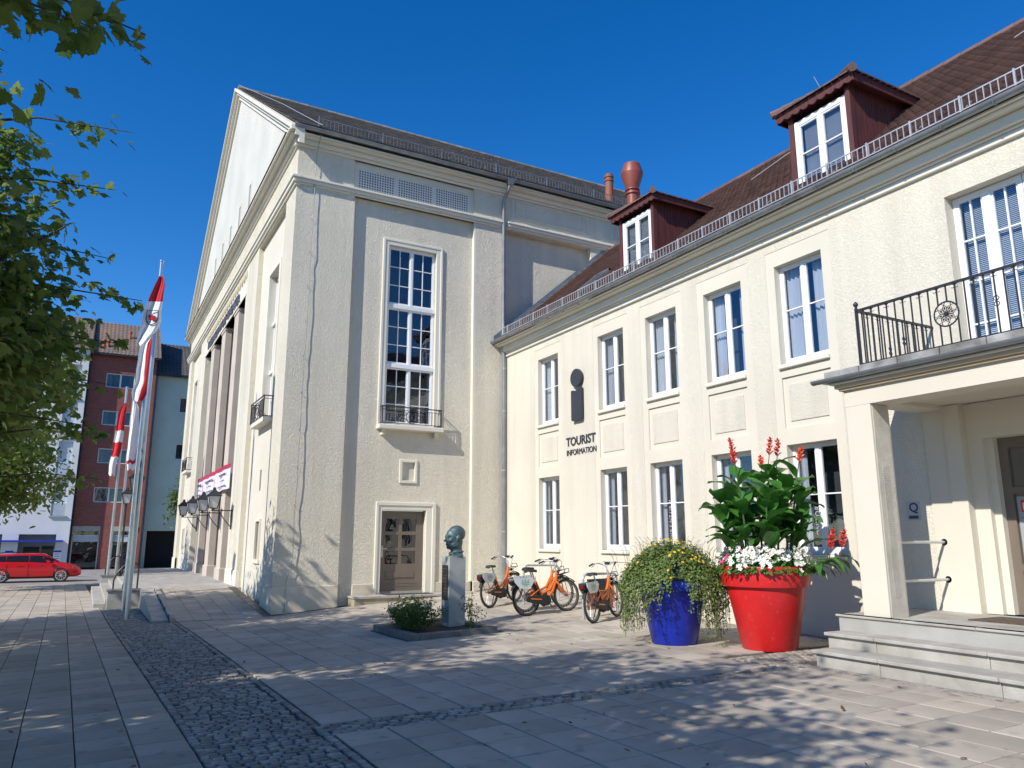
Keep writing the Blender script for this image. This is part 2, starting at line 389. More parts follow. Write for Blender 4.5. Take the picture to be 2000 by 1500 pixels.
def build_paving():
    # slabs
    root = tag(bpy.data.objects.new('pavement', None), kind='structure'); COL.objects.link(root)
    S = .432; spots = []
    x = 6.0; row = 0
    # left pavement, rows run along X
    al = math.atan(.0215); ca,sa = math.cos(al),math.sin(al)
    for k in range(22):
        q = 5.
        while q > -44:
            v = -S*(k+.5); spots.append((q*ca-v*sa, 1.12+q*sa+v*ca, al, 0)); q -= S
    lay(root, 'paving_slab', spots, [piece_mesh('s', S-.010, S-.010, .05, .005, M_SLAB)], M_SLAB, 150)
    root2 = tag(bpy.data.objects.new('plaza', None), kind='structure'); COL.objects.link(root2)
    S2 = .5; spots = []
    for i in range(0, 30):
        x = -6.95+S2*i
        for j in range(0, 13):
            y = 2.137+S2*(j+.5)
            if y > 8.4: continue
            spots.append((x,y,0,0))
    for i in range(0, 27):
        x = -7.88-S2*i
        for j in range(0, 18):
            y = 2.137+S2*(j+.5)
            if x < -20.5 and y > 1.9: continue
            if x < -20.95 or y > 10.9: continue
            if -15.35 < x < -12.95 and 5.1 < y < 7.05: continue
            if x > -8.6 and y > 8.3: continue
            spots.append((x,y,0,0))
    lay(root2, 'paving_slab', spots, [piece_mesh('s', S2-.012, S2-.012, .05, .005, M_SLAB)], M_SLAB, 150)
    # cobbles
    root3 = tag(bpy.data.objects.new('cobbled_strip', None), kind='structure'); COL.objects.link(root3)
    var = [piece_mesh('c', rng.uniform(.073,.083), (.092,.106,.12,.136)[k%4], .09, .010, M_COB, .008) for k in range(16)]
    spots = []
    x = 4.; row = 0
    def cobs(x, a, b):
        y = a-rng.uniform(0,.06)
        while y < b-.05:
            v = rng.randrange(16); rem = b-y
            if rem < .2: v = min(range(16), key=lambda q: abs((.092,.106,.12,.136)[q%4]+.011-rem))
            ln = (.092,.106,.12,.136)[v%4]+.011
            if y+ln/2 > a: spots.append((x+rng.gauss(0,.006), y+ln/2, rng.gauss(0,.06), v))
            y += ln
    while x > -30:
        l, r = float(strip_l(x)), float(strip_r(x))
        if x < -26.1 : r = min(r, .62)
        elif x < -20.6: r = min(r, 1.56)
        cobs(x, l+.105, r-.105 if r > 2 else r)
        x -= .09
    x = 4.
    while x > -30:   # edging rows run lengthwise
        l, r = float(strip_l(x)), float(strip_r(x))
        for yy in ((l+.05, r-.05) if x > -20.6 else (l+.05,)): spots.append((x, yy, math.pi/2+rng.gauss(0,.03), rng.randrange(16)))
        x -= .128
    # cross band towards the entrance steps, widening by the red pot
    y = 2.16
    while y < 11.3:
        a,b = (-7.62,-7.2)
        if y > 8.25: a = -8.45
        if y > 10.85: a = -20.9
        if y > 8.6: b = -7.62
        xx = a+.05
        while xx < b:
            spots.append((xx+rng.gauss(0,.006), y+rng.gauss(0,.008)+(.06 if int((xx-a)/.09)%2 else 0), rng.gauss(0,.06), rng.randrange(16))); xx += .09
        y += .125
    xx = -7.5
    while xx < -2.:   # single rows in front of the steps
        for yy in (8.46,8.56): spots.append((xx, yy, math.pi/2+rng.gauss(0,.05), rng.randrange(16)))
        xx += .14
    lay(root3, 'cobblestone', spots, var, M_COB, 300)
    # street beyond
    mb = MB()
    N = 24
    for i in range(N+1):
        y = -60+5*i
        for x in (-66.,-57.,-57.,-43.2): mb.v.append((x,y,G(x,y)+(.10 if False else 0)-.01))
    for i in range(N):
        for a in (0,2): mb.f.append((i*4+a,i*4+a+1,(i+1)*4+a+1,(i+1)*4+a))
    road = tag(obj('road', MB().add(mb.v,[f for f in mb.f]), mat('pale_road_setts', (.30,.28,.25), .9,.12,1.2,.3,30)), kind='structure')
build_paving()

# ================================================================== WINDOW BUILDER
def window(parent, P, u0,u1,v0,v1, n, fw=.05, cols=2, rows=2, mull=.075, bar=.024, sillrail=.1, m=M_WHITE, curtain=0, depth=.5, name='window', split=None, blind=False):
    """frame mesh (part) with panes, backing and curtains (sub-parts). n: outer face of the frame."""
    mb = MB()
    mb.pbox(P,u0,u1,v0,v0+sillrail,n-.07,n); mb.pbox(P,u0,u1,v1-fw,v1,n-.07,n)
    mb.pbox(P,u0,u0+fw,v0+sillrail,v1-fw,n-.07,n-.001); mb.pbox(P,u1-fw,u1,v0+sillrail,v1-fw,n-.07,n-.001)
    a,b,c,d = u0+fw,u1-fw,v0+sillrail,v1-fw
    w = (b-a-mull)/2 if cols > 1 else (b-a)
    leaves = [(a,a+w),(b-w,b)] if cols > 1 else [(a,b)]
    if cols > 1: mb.pbox(P,a+w,b-w,c,d,n-.065,n+.008)
    panes = []
    for (l,r) in leaves:
        s = .034
        mb.pbox(P,l,r,c,c+s,n-.06,n-.012); mb.pbox(P,l,r,d-s,d,n-.06,n-.012)
        mb.pbox(P,l,l+s,c+s,d-s,n-.06,n-.013); mb.pbox(P,r-s,r,c+s,d-s,n-.06,n-.013)
        cc = split or [(d-c)/rows*i for i in range(1,rows)]
        sub = 2 if cols == 4 else 1
        vs = [c+s]+[c+q for q in cc]+[d-s]
        for q in cc: mb.pbox(P,l+s,r-s,c+q-bar/2,c+q+bar/2,n-.055,n-.016)
        if cols == 4: mb.pbox(P,(l+r)/2-bar/2,(l+r)/2+bar/2,c+s,d-s,n-.056,n-.018)
        panes.append((l+s,r-s,vs))
    o = obj(name, mb, m, parent)
    for (l,r,vs) in panes:
        us = [l,(l+r)/2,r] if cols == 4 else [l,r]
        for i in range(len(us)-1):
            for j in range(len(vs)-1):
                obj('pane', MB().pbox(P,us[i]-.004,us[i+1]+.004,vs[j]-.004,vs[j+1]+.004,n-.042,n-.036), M_GLASS, o)
    # room behind
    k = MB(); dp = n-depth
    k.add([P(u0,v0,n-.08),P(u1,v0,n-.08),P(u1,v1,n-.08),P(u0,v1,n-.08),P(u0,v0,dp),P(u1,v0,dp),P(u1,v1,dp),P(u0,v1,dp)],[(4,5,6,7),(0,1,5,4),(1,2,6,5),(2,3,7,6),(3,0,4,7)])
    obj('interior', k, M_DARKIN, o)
    if curtain:
        for (x0,x1) in ((u0+.03,u0+.03+curtain*(u1-u0)),(u1-.03-curtain*(u1-u0),u1-.03)):
            c_ = MB(); N = 14
            for i in range(N+1):
                t = x0+(x1-x0)*i/N; nn = n-.16+.025*math.sin(i*1.9)
                c_.v += [P(t,v0+.05,nn),P(t,v1-.05,nn)]
            c_.f = [(2*i,2*i+2,2*i+3,2*i+1) for i in range(N)]
            obj('curtain', c_, M_CURT, o, smooth=True, recalc=False)
    if blind:
        b_ = MB(); z = c+.05
        while z < d-.02:
            b_.add([P(a+.05,z,n-.10),P(b-.05,z,n-.10),P(b-.05,z+.022,n-.115),P(a+.05,z+.022,n-.115)],[(0,1,2,3)]); z += .03
        obj('blind', b_, mat('blind_slat', (.62,.66,.7), .5), o, recalc=False)
    return o

# ================================================================== TOURIST BUILDING (low wing)
YW = 11.46; XT = -21.2
def PW(u,v,n): return (u, YW-n, v)
WINX = [-19.09,-16.0,-13.99,-11.96,-9.95]; WW = 1.115
def build_wing():
    t = thing('tourist_office_building', 'long low cream plastered building with red tiled roof, dormers and balcony porch', 'building', (-10,YW,.3))
    XR = 3.5; ztop = 7.83
    zu0,zu1,zl0,zl1 = 5.27,7.28,1.70,3.72
    strips = [(x-.2,x+WW+.2) for x in WINX]
    bd = (-6.46,-4.35,4.5,7.32)   # balcony door opening
    ed = (-6.62,-3.9,.3,4.0)      # entrance recess
    holes = [(a,b,.0,7.6,.008) for a,b in strips]+[bd+(.25,), ed+(.40,)]
    w = MB().sheet(PW, XT, XR, -.1, ztop, holes)
    wall = obj('wall', w, M_WROUGH, t)
    # smooth strips with windows and spandrel panels
    for i,x in enumerate(WINX):
        a,b = strips[i]
        sp = (x,x+WW,4.03,5.02); lo = (x,x+WW,.62,1.42)
        s = MB().sheet(PW, a,b,-.1,7.6,[(x,x+WW,zu0,zu1,.24),(x,x+WW,zl0,zl1,.24),sp+(.035,),lo+(.02,)],n=-.008)
        st = obj('window_strip', s, M_SMOOTH, t)
        # spandrel: recessed smooth back with raised rough panel
        obj('spandrel_back', MB().sheet(PW, *sp[:2], *sp[2:], n=-.043), M_SMOOTH, st); obj('apron_back', MB().sheet(PW,*lo[:2],*lo[2:],n=-.028), M_SMOOTH, st)
        obj('spandrel_panel', MB().pbox(PW,x+.13,x+WW-.13,4.16,4.87,-.044,-.026), M_WROUGH, st, bevel=.006)
        # sills
        for z in (zu0,zl0):
            obj('sill', MB().pbox(PW,x-.02,x+WW+.02,z-.085,z-.0,-.2,.055), M_TRIM, st, bevel=.012)
        window(t,PW,x+.002,x+WW-.002,zu0+.002,zu1-.002,-.16,curtain=(.30,.24,.34,.28,.38)[i],split=[1.0],rows=2)
        window(t,PW,x+.002,x+WW-.002,zl0+.002,zl1-.002,-.16,curtain=.16 if i else .1,split=[.98],rows=2)
    # plinth
    for a,b in zip([XT+.02]+[q[1] for q in strips],[q[0] for q in strips]+[-7.75]):
        if b > a: obj('plinth', MB().pbox(PW,a,b,-.2,.92,-.01,.022), M_PLINTH, t)
    # cornice: stepped mouldings
    for (z0,z1,n,m) in ((7.79,7.90,.06,M_TRIM),(7.90,7.945,.10,M_TRIM),(7.945,8.12,.17,M_TRIM),(8.12,8.17,.33,M_TRIM)):
        obj('cornice', MB().pbox(PW,XT+.01,XR,z0,z1,-.05,n), m, t, bevel=.014)
    obj('soffit', MB().pbox(PW,XT+.01,XR,8.17,8.20,-.3,.40), M_TRIM, t)
    # gutter: half round
    g = MB(); prof = [(.075*math.cos(a),.075*math.sin(a)) for a in [math.pi+math.pi*i/8 for i in range(9)]]
    for x in (XT-.1,XR):
        for (n,z) in prof: g.v.append((x,YW-.475-n,8.265+z))
    g.f = [(i,i+1,i+10,i+9) for i in range(8)]+[tuple(range(9))]
    gu = obj('gutter', g, M_ZINC, t, smooth=True, recalc=False)
    for i in range(32):
        x = XT+.3+i*.78; obj('gutter_bracket', MB().tube([(x,YW-.475-n*1.08,8.265+z*1.08) for n,z in prof],.012,5), M_ZINC, gu)
    # roof
    ye,ze,yr,zr = YW-.42,8.26,15.8,12.36
    L = math.hypot(yr-ye,zr-ze); dy,dz = (yr-ye)/L,(zr-ze)/L
    deck = MB().add([(XT+.02,ye,ze-.05),(XR,ye,ze-.05),(XR,yr,zr-.05),(XT+.02,yr,zr-.05),(XR,2*yr-ye,ze-.05),(XT+.02,2*yr-ye,ze-.05)],[(0,1,2,3),(3,2,4,5)])
    rf = obj('roof', deck, M_TILE_R, t)
    tl = MB(); rows = int(L/.155); tw = .18
    for r in range(rows):
        s0 = r*.155; s1 = s0+.2
        x = XT+.03+(tw/2 if r%2 else 0)
        while x < XR:
            jz = rng.gauss(0,.004); w = tw-.006; x1 = min(x+w,XR)
            lift0,lift1 = .055+jz,.008
            # beaver-tail with rounded lower edge
            ptsl = [(x,s0+.008),(x+w*.3,s0+.002),(x+w*.7,s0+.002),(x+w,s0+.008),(x+w,s1),(x,s1)]
            lf = [lift0]*4+[lift1]*2
            top = [(u,ye+dy*s-dz*h,ze+dz*s+dy*h) for (u,s),h in zip(ptsl,lf)]
            bot = [(u,ye+dy*s-dz*(h-.03),ze+dz*s+dy*(h-.03)) for (u,s),h in zip(ptsl[:4],lf[:4])]
            tl.add(top+bot,[(0,1,2,3,4,5),(0,6,7,1),(1,7,8,2),(2,8,9,3)])
            x += tw
    tag(obj('roof_tile_field', tl, M_TILE_R, rf, recalc=False), kind='stuff')
    x = XT+.1
    while x < XR:   # ridge caps
        obj('ridge_tile', MB().lathe([(.0,0),(.105,0),(.115,.40),(.0,.40)],(x,yr,zr-.02),10,'x'), M_TILE_R, rf, smooth=True); x += .37
    # zinc flashing against the theatre wall
    obj('flashing', MB().add([(XT+.02,ye,ze+.05),(XT+.3,ye,ze+.06),(XT+.3,yr,zr+.06),(XT+.02,yr,zr+.05),(XT+.02,yr,zr+.22),(XT+.02,ye,ze+.22)],[(0,1,2,3),(0,3,4,5)]), M_ZINC, rf)
    # snow guard sections
    yg,zg = ye+dy*.16,ze+dz*.16+.03
    x = XT+.35; 
    while x < XR-1:
        b = MB(); x1 = x+1.62
        b.bar((x,yg,zg+.05),(x1,yg,zg+.05),.012,.02); b.bar((x,yg,zg+.27),(x1,yg,zg+.27),.012,.02)
        q = x
        while q < x1-.02: b.bar((q,yg,zg+.05),(q,yg,zg+.27),.02,.012,up=(1,0,0)); q += .108
        b.bar((x+.4,yg,zg-.06),(x+.4,yg,zg+.3),.03,.03); b.bar((x+1.2,yg,zg-.06),(x+1.2,yg,zg+.3),.03,.03)
        b.bar((x+.4,yg,zg+.02),(x+.4,yg+.35,zg+.33),.02,.01); b.bar((x+1.2,yg,zg+.02),(x+1.2,yg+.35,zg+.33),.02,.01)
        obj('snow_guard', b, M_GALV, rf); x = x1
    # roof light
    def RP(x,s,h): return (x,ye+dy*s-dz*h,ze+dz*s+dy*h)
    k = MB(); x0,x1,s0,s1 = -17.3,-16.65,1.0,1.95
    for (a,b,c,d) in ((x0,x1,s0,s0+.07),(x0,x1,s1-.07,s1),(x0,x0+.07,s0,s1),(x1-.07,x1,s0,s1)):
        k.hexa([RP(a,c,.03),RP(b,c,.03),RP(b,d,.03),RP(a,d,.03),RP(a,c,.13),RP(b,c,.13),RP(b,d,.13),RP(a,d,.13)])
    sk = obj('roof_light', k, M_ZINC, rf)
    obj('pane', MB().add([RP(x0+.06,s0+.06,.11),RP(x1-.06,s0+.06,.11),RP(x1-.06,s1-.06,.11),RP(x0+.06,s1-.06,.11)],[(0,1,2,3)]), M_GLASS, sk)
    # lightning wire on roof
    obj('lightning_wire', MB().tube([RP(-4.7,L-.05,.1),RP(-5.6,L-1.3,.12),RP(-6.3,L-2.2,.12)],.011,5), M_GALV, rf)
    obj('lightning_wire', MB().tube([RP(-11.4,L-.05,.1),RP(-12.2,L-1.3,.12),RP(-12.7,L-2.2,.12)],.011,5), M_GALV, rf)
    # dormers
    for x0,x1 in ((-15.12,-13.76),(-9.45,-8.08)):
        YD = 11.68; zb,zt = 8.58,10.38
        def PD(u,v,n): return (u, YD-n, v)
        yb = lambda z: ye+(z-ze)*dy/dz
        # solid core, then vertical cheek boards one by one
        core = MB().prism([(YD+.46,ze+(YD+.46-ye)*dz/dy-.05),(YD+.46,zt),(yb(zt),zt)],lambda u,v,n:(n,u,v),x0+.03,x1-.03)
        dm = obj('dormer', core, M_WOODR, t)
        for x in (x0,x1):
            q = YD
            while q < yb(zt)-.05:
                q1 = min(q+.088,yb(zt)); zl = ze+(q-ye)*dz/dy-.02
                obj('cheek_board', MB().box(x-.016+rng.uniform(-.003,.003),x+.016,q,q1-.009,zl,zt), M_WOODR, dm)
                q = q1
        obj('corner_board', MB().box(x1-.08,x1+.026,YD-.03,YD+.09,zb-.05,zt), M_WOODR, dm)
        obj('corner_board', MB().box(x0-.026,x0+.08,YD-.03,YD+.09,zb-.05,zt), M_WOODR, dm)
        wn = window(t,PD,x0+.09,x1-.09,zb+.02,zt-.2,.0,fw=.1,rows=2,split=[.72],sillrail=.13,blind=True,depth=.4,name='dormer_window')
        # scalloped fascia
        poly = [(x0-.22,zt+.07),(x0-.22,zt-.07)]; nn = 9; wd_ = (x1-x0+.44)/nn
        for i in range(nn):
            c0 = x0-.22+wd_*i
            for a in range(0,5): poly.append((c0+wd_*(a/4),zt-.07-.05*math.sin(math.pi*a/4)))
        poly.append((x1+.22,zt+.07))
        obj('scalloped_fascia', MB().prism(poly,PD,.12,.15), M_WOODR, dm)
        obj('eaves_box', MB().box(x0-.21,x1+.21,YD-.12,yb(zt)+.25,zt-.02,zt+.05), M_WOODR, dm)
        for x in (x0-.22,x1+.19): obj('side_fascia', MB().box(x,x+.03,YD-.14,yb(zt)+.2,zt-.11,zt+.06), M_WOODR, dm)
        # hipped roof with tile courses
        cx = (x0+x1)/2; hw = (x1-x0)/2+.27; yf = YD-.22; yk = YD+.45; zz0 = zt+.05; zz1 = zt+.42
        ybk = yb(zz1)+.3
        tm = MB(); n = 5
        for i in range(n):
            t0,t1 = i/n,(i+1)/n+.04
            for sgn in (-1,1):
                xa,xb = cx+sgn*hw*(1-t0),cx+sgn*hw*(1-min(t1,1)); za,zb_ = zz0+(zz1-zz0)*t0+.035,zz0+(zz1-zz0)*min(t1,1)
                ya,yb2 = yf+(yk-yf)*t0,yf+(yk-yf)*min(t1,1); q = ya
                while q < ybk+.9:
                    q1 = q+.18; o2 = yb2-ya
                    tm.add([(xa,q,za),(xa,q1-.008,za),(xb,q1-.008+o2*(q<ya+.1),zb_),(xb,q+o2*(q<ya+.1),zb_),(xa,q,za-.03),(xa,q1-.008,za-.03)],[(0,1,2,3),(0,1,5,4)]); q = q1
            xa0,xa1 = cx-hw*(1-t0),cx+hw*(1-t0); q = xa0
            za,zb_ = zz0+(zz1-zz0)*t0+.035,zz0+(zz1-zz0)*min(t1,1); ya,yb2 = yf+(yk-yf)*t0,yf+(yk-yf)*min(t1,1)
            while q < xa1-.05:
                q1 = min(q+.18,xa1); sc_ = (1-min(t1,1))/(1-t0)
                tm.add([(q,ya,za),(q1-.008,ya,za),(cx+(q1-cx)*sc_,yb2,zb_),(cx+(q-cx)*sc_,yb2,zb_),(q,ya,za-.03),(q1-.008,ya,za-.03)],[(0,1,2,3),(0,1,5,4)]); q = q1
        tag(obj('dormer_tiles', tm, M_TILE_R, dm, recalc=False), kind='stuff')
        for a,b in (((cx-hw,yf,zz0+.04),(cx,yk,zz1+.03)),((cx+hw,yf,zz0+.04),(cx,yk,zz1+.03)),((cx,yk,zz1+.03),(cx,ybk+.6,zz1+.03))):
            N = max(3,int((Vector(b)-Vector(a)).length/.22)); 
            for i in range(N):
                p0 = Vector(a).lerp(Vector(b),i/N); p1 = Vector(a).lerp(Vector(b),(i+1.08)/N)
                obj('hip_tile', MB().tube([p0,p1],[.085,.07],8), M_TILE_R, dm, smooth=True)
        obj('lightning_rod', MB().tube([(cx-.2,yk,zz1),(cx-.34,yk-.05,zz1+.42)],.008,5), M_IRON, dm)
    # cowl vent behind the first dormer
    c = (-18.2,14.6,0)
    obj('vent_cowl', MB().lathe([(.2,11.2),(.2,13.0),(.25,13.03),(.25,13.08),(.2,13.1),(.2,13.14),(.25,13.17),(.25,13.2),(.21,13.22),(.23,13.3),(.37,13.74),(.37,13.77),(.27,14.1),(.25,14.1),(.24,14.04),(0,14.04)],(c[0],c[1],0),24), mat('red_oxide_metal',(.25,.06,.04),.45,.06,3), t, smooth=True)
    return t
T_WING = build_wing()

def build_porch(t):
    # floor and steps (granite blocks), pillars, beams, slab, railing
    zf = .888
    P = PW
    root = obj('porch_floor', MB().box(-7.62,-1.2,9.6,YW+.38,.3,zf-.001), M_CONC, t)
    slabs = [(-7.66+1.0*i) for i in range(7)]
    for i,x in enumerate(slabs):
        for j,(y0,y1) in enumerate(((9.57,10.5),(10.51,YW-.0))):
            obj('floor_slab', MB().box(x+.004,x+.996,y0,y1,zf,zf+.03), M_STONE, root, bevel=.006)
    steps = [(8.70,9.25,.30,.516,-7.36),(9.16,9.66,.4,.702,-7.52),(9.59,9.75,.6,zf+.03,-7.64)]
    for k,(y0,y1,z0,z1,xl) in enumerate(steps):
        so_ = None; off = (.95,.75,1.1)[k]; x = xl; first = True; ln = off
        while x < -1.3:
            x1 = x+ln
            b = obj('step_block', MB().box(x+.003,x1-.003,y0+.05,y1,z0,z1-.05), M_STONE, t, bevel=.006)
            obj('step_tread', MB().box(x+.003-(.03 if first else 0),x1-.003,y0,y1-.02,z1-.046,z1), M_STONE, b, bevel=.008)
            x = x1; ln = 1.45; first = False
    zs = 3.89
    for x in (-7.27,-1.95):
        obj('pillar', MB().box(x,x+.41,9.68,10.1,zf+.03,zs+.0), M_SMOOTH, t, bevel=.008)
        obj('pillar_stone_face', MB().box(x+.412,x+.418,9.72,10.06,zf+.03,zs-.01), mat('beige_tooled_stone',(.62,.57,.47),.85,.1,3,.3,50), t)
    # fluting ridges on the stone face
    fl = MB()
    z = zf+.3
    while z < 3.0: fl.box(-6.853,-6.849,9.82,9.96,z,z+.012); z += .024
    tag(obj('tooling_marks', fl, mat('beige_tooled_stone',(.50,.46,.39)), t), kind='stuff')
    obj('porch_beam', MB().box(-7.27,-1.54,9.68,10.1,zs,4.13), M_SMOOTH, t)
    obj('porch_beam', MB().box(-7.27,-6.86,10.102,YW,zs+.05,4.13), M_SMOOTH, t)
    obj('porch_ceiling', MB().box(-6.859,-1.54,10.102,YW,4.0,4.1), M_SMOOTH, t)
    for (z0,z1,n) in ((4.132,4.17,.05),(4.17,4.225,.09),(4.225,4.262,.13)):
        obj('porch_moulding', MB().box(-7.27-n,-1.5,9.68-n,YW-.001,z0,z1), mat('ochre_moulding',(.55,.44,.29),.8,.05,1) if n < .1 else M_TRIM, t, bevel=.008)
    g = MB(); prof = [(.06*math.cos(a),.06*math.sin(a)) for a in [math.pi+math.pi*i/8 for i in range(9)]]
    for x in (-7.66,-1.4):
        for (n,z) in prof: g.v.append((x,9.50-n,4.325+z))
    g.f = [(i,i+1,i+10,i+9) for i in range(8)]+[tuple(range(9))]
    obj('porch_gutter', g, M_ZINC, t, smooth=True, recalc=False)
    g = MB()
    for y in (9.5,YW):
        for (n,z) in prof: g.v.append((-7.5-n,y,4.325+z))
    g.f = [(i,i+1,i+10,i+9) for i in range(8)]
    obj('porch_gutter', g, M_ZINC, t, smooth=True, recalc=False)
    msl = mat('weathered_slab_edge',(.44,.44,.43),.85,.2,3.,.3,40,col2=(.13,.125,.11),detail=8)
    sl_ = obj('balcony_slab', MB().box(-7.38,-1.4,9.56,YW-.002,4.264,4.312), M_CONC, t)
    x = -7.455
    while x < -1.5:
        obj('edge_stone', MB().box(x+.005,x+.59,9.50,9.82,4.314,4.432), msl, sl_, bevel=.006); x += .6
    y = 9.83
    while y < 11.2:
        obj('edge_stone', MB().box(-7.45,-7.13,y,min(y+.59,YW-.003),4.314,4.432), msl, sl_, bevel=.006); y += .6
    # railing
    r = thing('balcony_railing','black wrought iron balcony railing with round flower medallion over the porch','railing',(-6.88,9.62,4.43))
    yr = 9.62; xl = -6.89; zt = 5.27
    obj('corner_post', MB().bar((xl,yr,4.43),(xl,yr,5.31),.035), M_IRON, r)
    obj('finial', MB().lathe([(.0,5.31),(.018,5.31),(.018,5.33),(.036,5.355),(.036,5.38),(.012,5.41),(0,5.41)],(xl,yr,0),10), M_IRON, r, smooth=True)
    obj('top_rail', MB().bar((xl,yr,zt),(-1.5,yr,zt),.045,.03), M_IRON, r)
    obj('top_rail', MB().bar((xl,yr,zt),(xl,YW-.01,zt),.045,.03), M_IRON, r)
    obj('bottom_rail', MB().bar((xl,yr,4.465),(-1.5,yr,4.465),.02,.02), M_IRON, r)
    obj('bottom_rail', MB().bar((xl,yr,4.465),(xl,YW-.01,4.465),.02,.02), M_IRON, r)
    def scroll(mb,x,y,z,sgn,ax):
        pts = []
        for i in range(8):
            a = math.pi*(.5+1.3*i/7); rr = .028*(1-.05*i)
            du = sgn*(.03+rr*math.cos(a)); 
            pts.append((x+(du if ax == 'x' else 0), y+(du if ax == 'y' else 0), z-.02+rr*math.sin(a)-.01))
        mb.tube(pts,.005,4)
    def heart(mb,x,y,z,ax='x'):
        for (sg) in (-1,1):
            for flip in (1,-1):
                pts = []
                for i in range(9):
                    a = math.pi*i/8; du = sg*.035*math.sin(a)*(1.1-.3*i/8); pts.append((x+(du if ax=='x' else 0),y+(du if ax=='y' else 0),z+flip*(.0+.075*i/8)))
                mb.tube(pts,.006,4)
    i = 0; x = xl+.115
    ROS = (-5.575,yr,4.88)
    while x < -1.5:
        b = MB(); 
        if abs(x-ROS[0]) < .15:
            h = math.sqrt(max(0,.168**2-(x-ROS[0])**2))
            obj('baluster', MB().bar((x,yr,4.465),(x,yr,ROS[2]-h),.016), M_IRON, r); b.bar((x,yr,ROS[2]+h),(x,yr,zt),.016)
        else: b.bar((x,yr,4.465),(x,yr,zt),.016)
        if i%2: scroll(b,x,yr,zt-.02,1,'x'); scroll(b,x,yr,zt-.02,-1,'x')
        if i in (15,24,33): heart(b,x,yr,4.88)
        obj('baluster', b, M_IRON, r); x += .1226; i += 1
    y = yr+.12; i = 0
    while y < YW-.06:
        b = MB(); b.bar((xl,y,4.465),(xl,y,zt),.016)
        if i%2: scroll(b,xl,y,zt-.02,1,'y'); scroll(b,xl,y,zt-.02,-1,'y')
        if i in (5,8): heart(b,xl,y,4.75 if i == 5 else 4.95,'y')
        obj('baluster', b, M_IRON, r); y += .119; i += 1
    ro = MB(); ro.tube([(ROS[0]+.165*math.cos(a),yr,ROS[2]+.165*math.sin(a)) for a in [2*math.pi*k/28 for k in range(28)]],.011,6,closed=True)
    ro.lathe([(.0,-.018),(.025,-.018),(.03,0),(.025,.018),(0,.018)],ROS,10,'y')
    for k in range(8):
        a = 2*math.pi*k/8+.2
        def pt(rad,off): return (ROS[0]+rad*math.cos(a)-off*math.sin(a),yr,ROS[2]+rad*math.sin(a)+off*math.cos(a))
        ro.tube([pt(.03,0),pt(.06,.024),pt(.09,.028),pt(.125,0),pt(.09,-.028),pt(.06,-.024),pt(.03,0)],.006,4)
        ro.add([pt(.05,0),pt(.08,.016),pt(.11,0),pt(.08,-.016)],[(0,1,2,3)])
        ro.tube([pt(.125,0),pt(.16,.03)],.005,4); ro.tube([pt(.125,0),pt(.16,-.03)],.005,4)
    obj('flower_medallion', ro, M_IRON, r)
    # balcony door
    window(t,PW,-6.455,-5.41,4.42,7.31,-.2,fw=.06,cols=4,rows=4,mull=.12,sillrail=.12,blind=True,name='balcony_door')
    window(t,PW,-5.40,-4.355,4.42,7.31,-.2,fw=.06,cols=4,rows=4,mull=.12,sillrail=.12,blind=True,name='balcony_door')
    obj('door_handle', MB().pbox(PW,-5.55,-5.51,5.5,5.72,-.2,-.17).pbox(PW,-5.54,-5.42,5.66,5.69,-.16,-.14), M_SILVER, t)
    # entrance: stepped smooth surround, then door set back
    s = MB()
    s.pbox(PW,-7.2,-6.62,zf+.03,3.99,-.0,.03); s.pbox(PW,-6.86,-6.62,zf+.03,3.99,.03,.055)
    s.pbox(PW,-6.62,-6.40,zf+.03,3.99,-.36,-.10); s.pbox(PW,-6.40,-6.30,zf+.03,3.5,-.36,-.2)
    s.pbox(PW,-6.40,-3.9,3.45,3.99,-.36,-.10)
    obj('door_surround', s, M_SMOOTH, t)
    d = MB(); x0,x1,z0,z1 = -6.30,-5.15,zf+.03,3.45
    d.pbox(PW,x0,x1,z0,z1,-.40,-.36)
    for (a,b) in ((x0,x0+.13),(x1-.13,x1)): d.pbox(PW,a,b,z0,z1,-.36,-.31)
    for (a,b) in ((z0,z0+.28),(1.52,1.62),(2.62,2.72),(z1-.16,z1)): d.pbox(PW,x0+.13,x1-.13,a,b,-.36,-.31)
    d.pbox(PW,x0+.52,x0+.56,2.72,z1-.16,-.36,-.315)
    dr = obj('entrance_door', d, M_DOOR, t)
    obj('door_leaf', MB().pbox(PW,-5.14,-3.95,z0,z1,-.4,-.33), M_DOOR, t)
    obj('pane', MB().pbox(PW,x0+.14,x1-.14,1.63,2.61,-.358,-.352), M_GLASS, dr)
    obj('pane', MB().pbox(PW,x0+.14,x1-.14,2.73,z1-.17,-.358,-.352), M_GLASS, dr)
    obj('letter_slot', MB().pbox(PW,x0+.18,x1-.3,1.50,1.54,-.31,-.305), M_BLACK, dr)
    # poster with red logo and lines inside the glass
    ps = obj('opening_hours_sheet', MB().pbox(PW,x0+.15,x1-.18,1.66,2.58,-.35,-.346), mat('grey_sheet',(.33,.36,.37),.6), dr)
    obj('red_mark', MB().pbox(PW,x0+.2,x0+.42,2.36,2.53,-.346,-.343), mat('red_print',(.6,.03,.03),.6), ps)
    obj('letter', text_mb('i',.15,PW,-.343,-.341,x0+.22,2.39,.006), M_WHITE, ps)
    for i,z in enumerate((2.27,2.2,1.98)): obj('red_line', MB().pbox(PW,x0+.19,x1-.22,z,z+.012,-.346,-.344), mat('red_print',(.6,.03,.03),.6), ps)
    for i in range(9): obj('text_line', MB().pbox(PW,x0+.2,x0+.2+.25+.3*rng.random(),2.13-.045*i-(.1 if i > 2 else 0),2.145-.045*i-(.1 if i > 2 else 0),-.346,-.344), M_IRON, ps)
